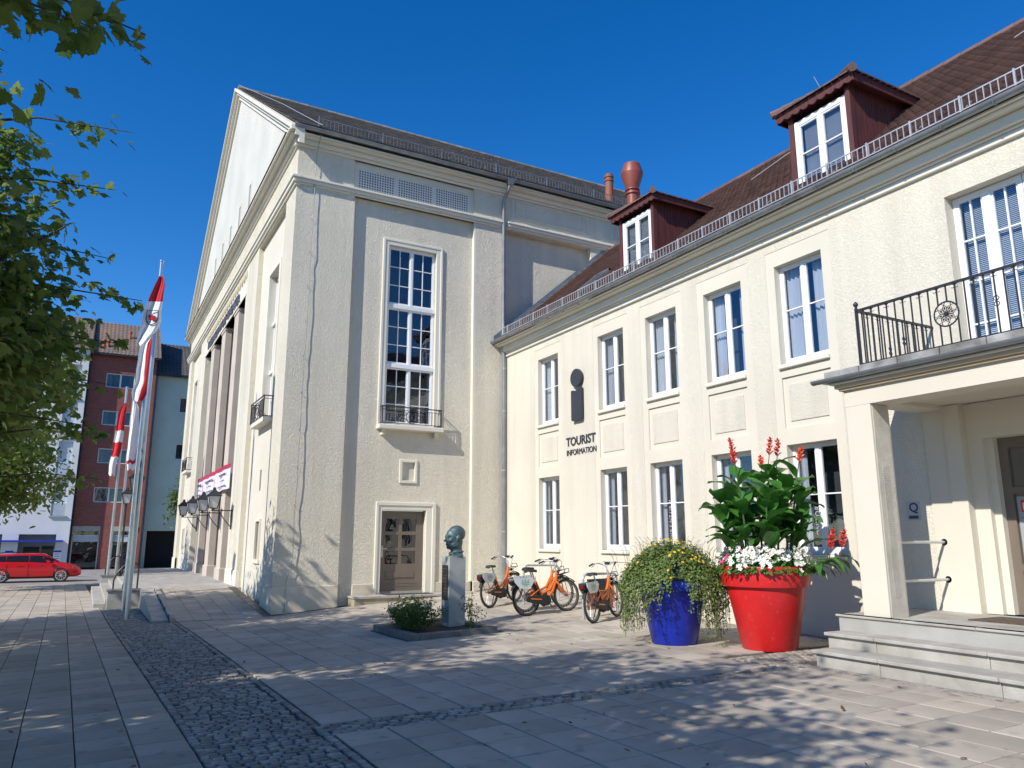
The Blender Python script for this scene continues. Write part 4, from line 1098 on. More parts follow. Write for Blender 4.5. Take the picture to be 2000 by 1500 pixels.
for k,(xw,lab) in enumerate(((-28.3,'black wall lantern on bracket at the pilaster beside the first entrance pier'),(-31.15,'black wall lantern on bracket on the pier under the banner end'),(-34.5,'black wall lantern on bracket on the middle entrance pier'),(-37.85,'black wall lantern on bracket on the pier farthest from the side door'))):
    t = thing('wall_lantern',lab,'lantern',(xw,YF-.04,2.7),'lanterns on the theatre piers')
    y0 = YF-.05; yl = y0-.62
    b = MB(); b.bar((xw,y0,2.3),(xw,y0,3.0),.05); b.bar((xw,y0,2.95),(xw,yl-.08,2.95),.035); b.tube([(xw,y0,2.38),(xw,y0-.22,2.62),(xw,y0-.42,2.92)],.018,6)
    obj('bracket', b, M_IRON, t); lantern(t,(xw,yl,2.96),1.05)

# ================================================================== ENTRANCE PLATFORM, RAMP
def build_platform():
    t = thing('entrance_platform','grey stone landing with ramp, side steps and low walls before the theatre piers','platform',(-30,2.5,-.05))
    zl = .46
    obj('landing', MB().box(-44.5,-26.6,1.62,YF+2.4,-.4,zl-.04), M_CONC, t)
    x = -44.5
    while x < -26.7:
        y = 1.6
        while y < 4.3:
            obj('landing_slab', MB().box(x+.005,x+.995,y+.005,min(y+.695,YF-.05),zl-.04,zl), M_STONE, t); y += .7
        x += 1.0
    obj('portico_floor', MB().box(-40.2,-28.97,YF-.04,YF+2.6,zl-.04,zl+.02), M_STONE, t)
    # ramp from x=-26.6 (z=zl) to -20.5 (z~0)
    xa,xb = -26.6,-20.55
    def rz(x): return zl+(G(-20.5,3)-zl+.01)*(x-xa)/(xb-xa)
    obj('ramp_bed', MB().hexa([(xa,2.02,-.3),(xb,2.02,-.3),(xb,4.15,-.3),(xa,4.15,-.3),(xa,2.02,rz(xa)-.03),(xb,2.02,rz(xb)-.03),(xb,4.15,rz(xb)-.03),(xa,4.15,rz(xa)-.03)]), M_CONC, t)
    nx = 12; ny = 5
    for i in range(nx):
        for j in range(ny):
            a = xa+(xb-xa)*i/nx+.005; b = xa+(xb-xa)*(i+1)/nx-.005; c = 2.1+(2.05*j)/ny+.005; d = 2.1+(2.05*(j+1))/ny-.005
            obj('ramp_slab', MB().hexa([(a,c,rz(a)-.03),(b,c,rz(b)-.03),(b,d,rz(b)-.03),(a,d,rz(a)-.03),(a,c,rz(a)+.01),(b,c,rz(b)+.01),(b,d,rz(b)+.01),(a,d,rz(a)+.01)]), M_SLAB, t)
    # drain grate along the wall
    for i in range(9): obj('drain_grate', MB().hexa([(xa+.68*i,4.17,rz(xa+.68*i)-.02),(xa+.68*i+.64,4.17,rz(xa+.68*i+.64)-.02),(xa+.68*i+.64,4.40,rz(xa+.68*i+.64)-.02),(xa+.68*i,4.40,rz(xa+.68*i)-.02),(xa+.68*i,4.17,rz(xa+.68*i)),(xa+.68*i+.64,4.17,rz(xa+.68*i+.64)),(xa+.68*i+.64,4.40,rz(xa+.68*i+.64)),(xa+.68*i,4.40,rz(xa+.68*i))]), M_IRON, t)
    # sloped cheek and kerb with low rail
    obj('ramp_cheek', MB().hexa([(-26.0,1.58,-.3),(-20.7,1.58,-.3),(-20.7,1.95,-.3),(-26.0,1.95,-.3),(-26.0,1.58,zl+.03),(-20.7,1.58,.05),(-20.7,1.95,.05),(-26.0,1.95,zl+.03)]), M_STONE, t, bevel=.012)
    obj('ramp_kerb', MB().hexa([(-26.4,1.97,.0),(-20.55,1.97,-.2),(-20.55,2.08,-.2),(-26.4,2.08,.0),(-26.4,1.97,zl+.1),(-20.55,1.97,rz(xb)+.1),(-20.55,2.08,rz(xb)+.1),(-26.4,2.08,zl+.1)]), M_STONE, t)
    for i in range(5):
        x = -21.0-1.2*i; obj('kerb_clamp', MB().box(x-.03,x+.03,1.952,1.975,rz(x)-.02,rz(x)+.11), M_IRON, t)
    # near and far cheek walls and steps between them
    for (x0,x1) in ((-26.6,-26.02),(-37.2,-36.6)):
        w = obj('cheek_wall', MB().box(x0,x1,.72,1.6,-.4,zl-.03), M_CONC, t)
        obj('coping', MB().box(x0-.03,x1+.03,.68,1.62,zl-.03,zl+.035), mat('dark_coping',(.2,.195,.185),.8,.12,2,.2,60), w, bevel=.01)
        obj('cheek_wall_return', MB().box(x0,x1,1.602,2.0,-.4,zl-.03), M_CONC, w) if x0 > -30 else None
    for k in range(4):
        z1 = zl-.01-.13*k; y1 = 1.6-.3*k; x = -36.6
        while x < -26.7:
            x2 = min(x+1.66,-26.6); obj('step_block', MB().box(x+.004,x2-.004,y1-.3-.02,1.61,z1-.13-(.3 if k == 3 else 0),z1), M_STONE, t, bevel=.01) ; x = x2
    # handrails
    for x in (-26.3,-36.9):
        obj('handrail', MB().tube([(x,1.5,zl),(x,1.5,zl+.62),(x,1.44,zl+.78),(x,1.3,zl+.82),(x,1.1,zl+.72),(x,.92,zl+.5),(x,.85,zl+.3),(x,.85,zl)],.025,8), M_IRON, t, smooth=True)
build_platform()

# ================================================================== FLAGPOLES AND FLAGS
M_POLE = mat('silver_pole',(.55,.56,.57),.28,.05,3,metal=.85)
def flagpole(x,y,z,top,lab):
    t = thing('flagpole',lab,'flagpole',(x,y,z))
    obj('pole', MB().tube([(x,y,z-.1),(x,y,z+top*.5),(x,y,top)],[.06,.056,.046],14), M_POLE, t, smooth=True)
    obj('inner_rail', MB().box(x+.05,x+.07,y+.015,y+.04,z+.4,top-.1), M_POLE, t)
    obj('cap', MB().lathe([(0,top),(.06,top),(.06,top+.04),(.0,top+.06)],(x,y,0),12), M_POLE, t, smooth=True)
    obj('crank_box', MB().box(x+.07,x+.1,y-.03,y+.05,z+1.1,z+1.35), M_POLE, t)
flagpole(-22.2,1.1,G(-22.2,1.1),9.56,'tallest silver flagpole, in the cobbles before the ramp')
flagpole(-25.1,1.13,G(-25.1,1.13),9.5,'silver flagpole directly in front of the low wall with black handrail')
flagpole(-36.75,.93,.48,8.5,'silver flagpole on the far low wall, with red and white flag')
flagpole(-37.1,1.25,.48,8.15,'silver flagpole on the far low wall, with mostly white flag')
def flag(x,y,z1,z0,prof,parts,lab,seed,emblem=None,across=False):
    """limp flag: prof = [(f, left, right)] lateral extent along +Y per height fraction; folded in depth"""
    t = thing('flag',lab,'flag',(x,y,z1))
    nz_,nu = 34,22; fs_ = [p[0] for p in prof]
    def S(g,f,off=0.):
        a = np.interp(f,fs_,[p[1] for p in prof]); b = np.interp(f,fs_,[p[2] for p in prof])
        k = .055*math.sin(g*8+seed+f*1.6)*(.35+.65*min(1,f*2))+.012*math.sin(g*19+f*4+seed*2)
        sl = .06*math.sin(f*9+seed)+.03*math.sin(f*21)
        z = z1-(z1-z0)*f-.10*abs(math.sin(g*5+seed))*f-.16*(1-g)*f*(1-f)
        return Vector((x+.13+k+off, y+a+(b-a)*g+sl*f*.5, z))
    start = 0.
    for frac,m_ in parts:
        mb = MB(); lo,hi = start,start+frac; start = hi
        for i in range(nz_+1):
            for j in range(nu+1):
                f,g = i/nz_,j/nu
                if across: g = lo+(hi-lo)*g
                else: f = lo+(hi-lo)*f
                mb.v.append(tuple(S(g,f)))
        for i in range(nz_):
            for j in range(nu): mb.f.append((i*(nu+1)+j,i*(nu+1)+j+1,(i+1)*(nu+1)+j+1,(i+1)*(nu+1)+j))
        obj('cloth', mb, m_, t, smooth=True, recalc=False)
    if emblem:
        g0,f0,gw,fh = emblem
        sh = [(-1,-1),(1,-1),(1,.1),(.6,.65),(0,1),(-.6,.65),(-1,.1)]
        obj('shield_outline', MB().tube([S(g0+gw*a,f0+fh*b,.03) for a,b in sh],.014,4,closed=True), M_IRON, t)
        mb = MB()
        for a in (-.35,.05,.45): mb.tube([S(g0+gw*(a-.1),f0-fh*.3,.03),S(g0+gw*(a+.12),f0+fh*.3,.03)],.03,4)
        obj('shield_mark', mb, FR, t)
FR,FW = mat('flag_red',(.62,.02,.03),.8), mat('flag_white',(.78,.78,.80),.8,.02,2)
flag(-22.2,1.1,9.1,7.15,[(0,-.03,.08),(.12,-.12,.12),(.45,-.30,.12),(.62,-.36,.12),(.8,-.42,.02),(1,-.44,-.28)],((.36,FR),(.64,FW)),'red and white flag with shield hanging from the tallest pole',1,emblem=(.5,.60,.3,.11))
flag(-25.1,1.13,8.05,6.1,[(0,-.02,.06),(.1,-.25,.1),(.5,-.3,.13),(.85,-.34,.1),(1,-.3,-.05)],((.52,FW),(.48,FR)),'red and white flag hanging limp behind the shield flag',2.2,across=True)
flag(-36.75,.93,7.8,4.7,[(0,-.03,.05),(.1,-.2,.06),(.5,-.3,.05),(1,-.36,-.12)],((.38,FR),(.16,FW),(.2,FR),(.26,FW)),'red and white flag hanging limp on the far pole pair',3.1)
flag(-37.1,1.25,8.0,5.0,[(0,-.02,.06),(.1,-.05,.25),(.6,-.03,.34),(1,.0,.3)],((.86,FW),(.05,FR),(.09,FW)),'mostly white flag hanging limp on the far pole pair',4.3)

def street_lamp(x,y,z,h,lab):
    t = thing('street_lamp',lab,'street lamp',(x,y,z))
    obj('post', MB().lathe([(0,z),(.11,z),(.11,z+.12),(.07,z+.2),(.06,z+.8),(.075,z+.82),(.04,z+.9),(.035,h-.1),(.05,h-.06),(.05,h),(0,h)],(x,y,0),12), M_IRON, t, smooth=True)
    lantern(t,(x,y,h),1.)
street_lamp(-36.2,1.35,.46,3.38,'black lantern post on the landing by the far flagpoles')
street_lamp(-26.3,1.2,.495,3.36,'black lantern post on the near low wall beside the flagpoles')

# ================================================================== FAR BUILDINGS
XB = -67.
def PB(u,v,n): return (XB+n, u, v)
M_BRICK = None
def brick_mat():
    m = bpy.data.materials.new('red_brick'); m.use_nodes = True; n = m.node_tree; b = n.nodes['Principled BSDF']; b.inputs['Roughness'].default_value = .85
    tc = n.nodes.new('ShaderNodeTexCoord'); mp = n.nodes.new('ShaderNodeMapping'); mp.inputs['Rotation'].default_value = (R(90),0,R(90))
    n.links.new(tc.outputs['Object'], mp.inputs[0])
    sx = n.nodes.new('ShaderNodeSeparateXYZ'); n.links.new(tc.outputs['Object'], sx.inputs[0])
    cx = n.nodes.new('ShaderNodeCombineXYZ'); n.links.new(sx.outputs['Y'], cx.inputs[0]); n.links.new(sx.outputs['Z'], cx.inputs[1])
    bt = n.nodes.new('ShaderNodeTexBrick'); bt.inputs['Scale'].default_value = 1; bt.inputs['Brick Width'].default_value = .25; bt.inputs['Row Height'].default_value = .075
    bt.inputs['Mortar Size'].default_value = .008; bt.inputs['Color1'].default_value = (.36,.075,.045,1); bt.inputs['Color2'].default_value = (.21,.048,.035,1); bt.inputs['Mortar'].default_value = (.2,.17,.15,1)
    n.links.new(cx.outputs[0], bt.inputs['Vector']); n.links.new(bt.outputs['Color'], b.inputs['Base Color'])
    return m
M_BRICK = brick_mat()
def far_window(t,P,u0,u1,v0,v1,n=-.1):
    mb = MB(); f = .07
    for q in ((u0,u1,v0,v0+f),(u0,u1,v1-f,v1),(u0,u0+f,v0+f,v1-f),(u1-f,u1,v0+f,v1-f),((u0+u1)/2-.06,(u0+u1)/2+.06,v0+f,v1-f)): mb.pbox(P,*q,n-.06,n)
    o = obj('window', mb, M_WHITE, t)
    for (a,b) in ((u0+f,(u0+u1)/2-.06),((u0+u1)/2+.06,u1-f)): obj('pane', MB().pbox(P,a,b,v0+f,v1-f,n-.05,n-.04), glass_mat('far_glass',(.5,.52,.55),(.9,.95,1)), o)
    obj('interior', MB().pbox(P,u0,u1,v0,v1,n-.4,n-.3), mat('far_interior',(.10,.11,.13),.9), o)
    c = MB(); c.pbox(P,u0+f,u0+f+.35,v0+f,v1-f,n-.2,n-.19); c.pbox(P,u1-f-.35,u1-f,v0+f,v1-f,n-.2,n-.19); obj('curtain', c, M_CURT, o)
def pantiles(rf,x0,x1,y0,y1,z0,z1,m_,name='roof_tile_field'):
    """corrugated pantile courses on a slope rising from (x0,z0) to (x1,z1) (towards -X)"""
    mb = MB(); L = math.hypot(x1-x0,z1-z0); rows = int(L/.34)
    ny = int((y1-y0)/.075)
    for r_ in range(rows):
        for e,(s,h) in enumerate(((r_/rows,.09),((r_+1.05)/rows,.03))):
            pass
        a,b = r_/rows,min((r_+1.05)/rows,1)
        base = len(mb.v)
        for j in range(ny+1):
            y = y0+(y1-y0)*j/ny; wv = .03*math.sin(2*math.pi*(y/.3))
            mb.v.append((x0+(x1-x0)*a,y,z0+(z1-z0)*a+.07+wv)); mb.v.append((x0+(x1-x0)*b,y,z0+(z1-z0)*b+.02+wv)); mb.v.append((x0+(x1-x0)*a,y,z0+(z1-z0)*a+.03+wv))
        for j in range(ny):
            q = base+3*j; mb.f += [(q,q+3,q+4,q+1),(q,q+2,q+5,q+3)]
    tag(obj(name, mb, m_, rf, recalc=False, smooth=True), kind='stuff')
M_PAN1 = mat('orange_grey_pantile',(.26,.17,.12),.85,.2,.6,.1,30,col2=(.15,.125,.11))
M_PAN2 = mat('grey_pantile',(.13,.115,.10),.85,.2,.6,.1,30,col2=(.075,.07,.065))
def build_far():
    # red brick house
    t = thing('brick_apartment_house','five storey red brick apartment house with shop windows and tiled roof','building',(XB,1,-.3))
    y0,y1 = -1.1,3.72; zs = (14.95,11.92,8.92,5.9)
    wins = [(.17,2.22,z-1.15,z) for z in zs]
    shops = [(-.95,.88,-.3,2.9),(1.78,3.45,-.3,2.9)]
    w = MB().sheet(PB,y0,y1,-.5,16.4,[h+(.18,) for h in wins]+[h+(.3,) for h in shops]); w.add([PB(y0,-.5,-10),PB(y0,16.4,-10),PB(y0,16.4,0),PB(y0,-.5,0)],[(0,1,2,3)]); w.add([PB(y1,-.5,-10),PB(y1,16.4,-10),PB(y1,16.4,0),PB(y1,-.5,0)],[(0,1,2,3)])
    obj('wall', w, M_BRICK, t)
    for h in wins: far_window(t,PB,*h)
    for (a,b,c,d) in shops:
        m_ = MB(); 
        for q in ((a,a+.07,c,d),(b-.07,b,c,d),(a,b,2.18,2.26)): m_.pbox(PB,*q,-.25,-.18)
        o = obj('shop_window', m_, M_WHITE, t)
        obj('fascia', MB().pbox(PB,a-.02,b+.02,2.55,2.92,-.2,.05), mat('beige_fascia',(.42,.40,.34),.7), o)
        obj('sun_blind', MB().pbox(PB,a+.07,b-.07,1.75,2.18,-.22,-.14), mat('pale_blind',(.55,.58,.58),.7), o)
        obj('pane', MB().pbox(PB,a+.07,b-.07,c+.15,1.75,-.23,-.22), glass_mat('far_glass',(.5,.52,.55),(.9,.95,1)), o)
        obj('pane', MB().pbox(PB,a+.07,b-.07,2.26,2.55,-.23,-.22), glass_mat('far_glass',(.5,.52,.55),(.9,.95,1)), o)
        obj('interior', MB().pbox(PB,a,b,c,d,-1.2,-1.1), mat('far_interior',(.10,.11,.13),.9), o)
    rf = obj('roof', MB().add([PB(y0-3,16.45,.4),PB(y1+.25,16.45,.4),PB(y1+.25,20.2,-4.5),PB(y0-3,20.2,-4.5),PB(y1+.25,16.4,-10),PB(y0-3,16.4,-10)],[(0,1,2,3),(3,2,4,5)]), M_PAN1, t)
    obj('gutter', MB().pbox(PB,y0,y1+.2,16.3,16.45,.3,.5), M_IRON, t)
    pantiles(rf,XB+.4,XB-4.5,y0-3,y1+.25,16.45,20.2,M_PAN1)
    for (y,s) in ((-.25,.9),(.05,.9),(1.6,2.6)):
        z = 16.45+3.75/4.9*s; obj('roof_vent', MB().lathe([(0,z-.2),(.1,z-.2),(.1,z+.45),(.15,z+.47),(.15,z+.6),(0,z+.62)],(XB+.4-s,y,0),10), mat('vent_orange',(.45,.1,.04),.6), rf)
    # cook figure board in the second shop window
    c = thing('window_figure','painted figure with red cap and blue apron standing inside the shop window','figure board',(XB-.3,2.1,-.2))
    P2 = lambda u,v,n: PB(u,v,-.32+n)
    obj('apron', MB().prism([(2.0,-.15),(3.0,-.15),(2.9,.8),(2.75,.95),(2.25,.95),(2.1,.8)],P2,0,.04), mat('apron_blue',(.02,.13,.5),.6), c)
    obj('shirt', MB().prism([(1.95,.5),(2.2,.98),(2.35,1.1),(2.65,1.1),(2.85,.98),(3.05,.5),(2.85,.45),(2.15,.45)],P2,-.03,-.001), mat('shirt_white',(.6,.65,.7),.6), c)
    obj('head', MB().prism([(2.5+.19*math.cos(a),1.32+.23*math.sin(a)) for a in [2*math.pi*k/14 for k in range(14)]],P2,-.02,.03), mat('face_paint',(.55,.35,.25),.6), c)
    obj('cap', MB().prism([(2.28,1.45),(2.72,1.45),(2.7,1.6),(2.55,1.68),(2.38,1.64)],P2,-.01,.05), mat('cap_red',(.55,.04,.03),.6), c)
    # white house on the left, slightly forward
    t = thing('white_apartment_house','white rendered apartment house with blue grey balcony panels behind the maple trees','building',(XB+.6,-5,-.3))
    PWh = lambda u,v,n: PB(u,v,n+.75)
    a,b = -16.,-1.12
    hol = []
    for k in range(4): 
        z = 3.65+3.0*k
        hol += [(-2.5,-1.55,z,z+2.6,.35),(-6.2,-4.1,z+.8,z+2.3,.2),(-10.5,-8.4,z+.8,z+2.3,.2)]
    gfl = [(-4.3,-1.95,-.3,2.3,.5),(-8.6,-5.3,-.3,2.3,.5)]
    w = MB().sheet(PWh,a,b,-.5,16.5,hol+gfl); w.add([PWh(b,-.5,-10),PWh(b,16.5,-10),PWh(b,16.5,0),PWh(b,-.5,0)],[(0,1,2,3)])
    obj('wall', w, mat('white_render',(.66,.67,.68),.85,.04,.6), t)
    for h in hol:
        if h[1]-h[0] > 1.5: far_window(t,PWh,*h[:4])
        else:
            o = obj('balcony_panel', MB().pbox(PWh,h[0],h[1],h[2],h[2]+.95,-.2,-.05), mat('panel_blue_grey',(.42,.48,.55),.6), t)
            obj('balcony_glazing', MB().pbox(PWh,h[0],h[1],h[2]+1.0,h[3],-.3,-.2), mat('panel_pale',(.5,.56,.64),.4), o)
            obj('ledge', MB().pbox(PWh,h[0]-.1,h[1]+.1,h[2]-.1,h[2],-.1,.12), M_CONC, o)
    for g_ in gfl:
        obj('shop_front', MB().pbox(PWh,g_[0],g_[1],-.3,2.3,-.9,-.5), mat('shop_grey',(.13,.135,.14),.5), t)
        obj('shop_door', MB().pbox(PWh,g_[0]+.35,g_[0]+1.35,-.3,1.4,-.5,-.46), M_BLACK, t)
        obj('shop_screen', MB().pbox(PWh,g_[1]-.85,g_[1]-.1,.7,1.45,-.5,-.46), M_BLACK, t)
    obj('awning_band', MB().pbox(PWh,-9.5,-1.5,1.75,1.88,.0,.7), mat('cobalt_band',(.01,.03,.4),.5), t)
    for (u,z) in ((-1.75,.0),(-4.75,.0)):
        pb_ = obj('notice_board', MB().pbox(PWh,u-.25,u+.25,z-.1,z+1.2,.0,.03), M_WHITE, t); obj('board_head', MB().pbox(PWh,u-.25,u+.25,z+1.0,z+1.14,.03,.04), mat('cobalt_band',(.01,.03,.4),.5), pb_)
        for k in range(5): obj('text_line', MB().pbox(PWh,u-.18,u+.15,z+.85-.16*k,z+.9-.16*k,.03,.035), mat('grey_ink',(.25,.26,.28),.6), pb_)
    rf = obj('roof', MB().add([PWh(a,16.5,.3),PWh(b+.1,16.5,.3),PWh(b+.1,20.3,-5),PWh(a,20.3,-5)],[(0,1,2,3)]), M_PAN1, t)
    pantiles(rf,XB+1.05,XB-4.25,a,b+.1,16.5,20.3,M_PAN1)
    obj('corner_pipe', MB().tube([PB(-1.05,-.3,.08),PB(-1.05,16.4,.08)],.07,8), M_IRON, t)
    # green house on the right
    t = thing('green_apartment_house','pale green rendered house with grey tiled roof beside the brick house','building',(XB-.6,6,-.3))
    PG = lambda u,v,n: PB(u,v,n-.9)
    hol = [(5.75,7.6,z-1.3,z) for z in (13.6,9.7,5.8)]
    w = MB().sheet(PG,3.73,22,-.5,15.35,[h+(.2,) for h in hol]+[(4.2,7.9,-.5,2.6,.9)])
    obj('wall', w, mat('sage_render',(.56,.62,.50),.85,.05,.5), t)
    for h in hol: far_window(t,PG,*h)
    obj('dark_gateway', MB().pbox(PG,4.2,7.9,-.5,2.6,-1.2,-.9), M_BLACK, t)
    obj('gutter', MB().pbox(PG,3.73,22,15.25,15.42,.2,.4), M_IRON, t); obj('downpipe', MB().tube([PG(3.95,-.3,.1),PG(3.95,15.3,.1)],.07,8), M_GALV, t)
    rf = obj('roof', MB().add([PG(3.73,15.4,.35),PG(22,15.4,.35),PG(22,19.2,-5),PG(3.73,19.2,-5)],[(0,1,2,3)]), M_PAN2, t)
    pantiles(rf,XB-.55,XB-5.9,3.73,22,15.4,19.2,M_PAN2)
build_far()

# ================================================================== RED CAR
def build_car():
    t = thing('red_estate_car','red estate car parked along the street before the white house','car',(0,0,0))
    st = [ # x, bottom, belt z, top z, half width, roof half width
        (-2.24,.42,.70,.72,.70,.5),(-2.20,.30,.86,.90,.80,.58),(-2.08,.26,.95,1.16,.85,.60),(-1.85,.25,1.02,1.36,.88,.60),(-1.5,.24,1.02,1.42,.90,.62),(-.8,.22,1.0,1.46,.905,.64),(0.,.21,.98,1.475,.91,.645),
        (.45,.21,.94,1.45,.91,.63),(.85,.22,.94,1.22,.905,.62),(1.18,.22,.95,1.0,.90,.66),(1.5,.23,.91,.955,.895,.66),(1.9,.25,.82,.86,.86,.62),(2.12,.28,.70,.74,.78,.55),(2.24,.36,.56,.60,.62,.45)]
    V = []; m = 13
    for (x,b,bz,tz,w,rw) in st:
        half = [(0,b),(w*.8,b),(w*.97,b+.08),(w,(b+bz)/2),(w*.985,bz-.10),(w*.95,bz),(rw+(.12 if tz-bz>.3 else .06),bz+(tz-bz)*.55),(rw*.85,tz-.015),(0,tz)]
        V.append([(x,y,z) for y,z in half]+[(x,-y,z) for y,z in half[1:-1][::-1]])
    n = len(V[0]); mb = MB()
    for r_ in V: mb.v += r_
    for i in range(len(V)-1):
        for k in range(n): l = (k+1)%n; mb.f.append((i*n+k,i*n+l,(i+1)*n+l,(i+1)*n+k))
    mb.f += [tuple(range(n)),tuple((len(V)-1)*n+k for k in range(n))]
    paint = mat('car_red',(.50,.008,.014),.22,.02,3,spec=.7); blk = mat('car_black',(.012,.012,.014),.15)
    body = obj('body', mb, paint, t, smooth=True, world=False, angle=32)
    def side(u,sg,f):  # point on greenhouse side at station param
        xs = [s[0] for s in st]; q = [np.interp(u,xs,[s[i] for s in st]) for i in range(6)]
        b,bz,tz,w,rw = q[1:]
        p0 = (w*.95,bz); p1 = (rw+(.12 if tz-bz>.3 else .06),bz+(tz-bz)*.55); p2 = (rw*.85,tz-.015)
        y,z = (p0[0]+(p1[0]-p0[0])*f/.55,p0[1]+(p1[1]-p0[1])*f/.55) if f<.55 else (p1[0]+(p2[0]-p1[0])*(f-.55)/.45,p1[1]+(p2[1]-p1[1])*(f-.55)/.45)
        return (u,sg*(y+.012),z+.004)
    for sg in (1,-1):
        for (a,b) in ((-1.86,-1.21),(-1.18,-.21),(-.17,.92)):
            w = MB(); N = 8
            for i in range(N+1):
                u = a+(b-a)*i/N; w.v += [side(u,sg,.10),side(u,sg,.5),side(u,sg,.80)]
            for i in range(N): w.f += [(3*i,3*i+3,3*i+4,3*i+1),(3*i+1,3*i+4,3*i+5,3*i+2)]
            obj('side_window', w, blk, t, world=False, smooth=True)
        obj('mirror', MB().lathe([(0,.93*sg),(.07,.94*sg),(.09,1.0*sg),(.07,1.08*sg),(0,1.1*sg)],(.72,0,1.02),10,'y'), paint, t, world=False, smooth=True)
        for x in (-.55,.35): obj('door_handle', MB().box(x-.1,x+.1,sg*.905-.015,sg*.905+.015,.84,.87), paint, t, world=False)
        for x in (-1.14,-.18,.98): obj('door_gap', MB().box(x-.006,x+.006,sg*.899-.012,sg*.899+.012,.32,.9), blk, t, world=False)
        obj('sill_strip', MB().box(-1.0,1.0,sg*.84-.05,sg*.84+.05,.19,.25), blk, t, world=False)
        obj('headlight', MB().hexa([(1.85,sg*.60,.68),(2.16,sg*.56,.62),(2.12,sg*.74,.62),(1.8,sg*.87,.68),(1.85,sg*.60,.78),(2.12,sg*.56,.71),(2.08,sg*.74,.71),(1.8,sg*.862,.78)]), mat('lamp_glass',(.5,.52,.55),.15,metal=.5), t, world=False)
        obj('tail_light', MB().hexa([(-2.22,sg*.6,.75),(-1.95,sg*.88,.75),(-1.93,sg*.88,.93),(-2.19,sg*.6,.93),(-2.24,sg*.62,.75),(-1.97,sg*.905,.75),(-1.95,sg*.9,.93),(-2.21,sg*.62,.93)]), mat('lamp_red',(.4,.01,.01),.2), t, world=False)
        for x in (-1.35,1.32):
            wh = obj('wheel', MB().lathe([(.0,sg*.66),(.30,sg*.66),(.325,sg*.70),(.33,sg*.80),(.325,sg*.88),(.29,sg*.905),(.255,sg*.885),(.0,sg*.84)],(x,0,.33),28,'y'), M_RUBBER, t, world=False, smooth=True)
            obj('arch', MB().tube([(x+.365*math.cos(a),sg*.885,.33+.365*math.sin(a)) for a in [math.pi*k/14 for k in range(15)]],.025,5), blk, t, world=False)
            rm = MB(); rm.lathe([(.215,sg*.86),(.25,sg*.86),(.25,sg*.90),(.215,sg*.90)],(x,0,.33),24,'y',close=True)
            for k in range(10):
                a = 2*math.pi*k/10; rm.bar((x+.04*math.cos(a),sg*.89,.33+.04*math.sin(a)),(x+.23*math.cos(a),sg*.885,.33+.23*math.sin(a)),.03,.02)
            rm.lathe([(0,sg*.87),(.05,sg*.87),(.05,sg*.9),(0,sg*.905)],(x,0,.33),12,'y')
            obj('rim', rm, M_SILVER, wh, world=False)
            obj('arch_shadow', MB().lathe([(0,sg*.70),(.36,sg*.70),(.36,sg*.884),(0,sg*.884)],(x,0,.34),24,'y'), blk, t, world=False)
    obj('windscreen', MB().add([(.50,.58,1.40),(.50,-.58,1.40),(1.16,-.74,1.0),(1.16,.74,1.0)],[(0,1,2,3)]).add([(.5,.58,1.41),(.5,-.58,1.41),(1.17,-.74,1.01),(1.17,.74,1.01)],[(0,1,2,3)]), blk, t, world=False)
    obj('roof_rail', MB().tube([(-1.8,.56,1.42),(-1.5,.56,1.5),(.1,.58,1.545),(.35,.58,1.5)],.015,6), blk, t, world=False)
    obj('roof_rail', MB().tube([(-1.8,-.56,1.42),(-1.5,-.56,1.5),(.1,-.58,1.545),(.35,-.58,1.5)],.015,6), blk, t, world=False)
    obj('spoiler', MB().box(-2.05,-1.82,-.55,.55,1.38,1.41), paint, t, world=False)
    t.rotation_euler.z = R(90); t.location = (-48.3,-2.3,G(-48.3,-2.0)+.0)
build_car()

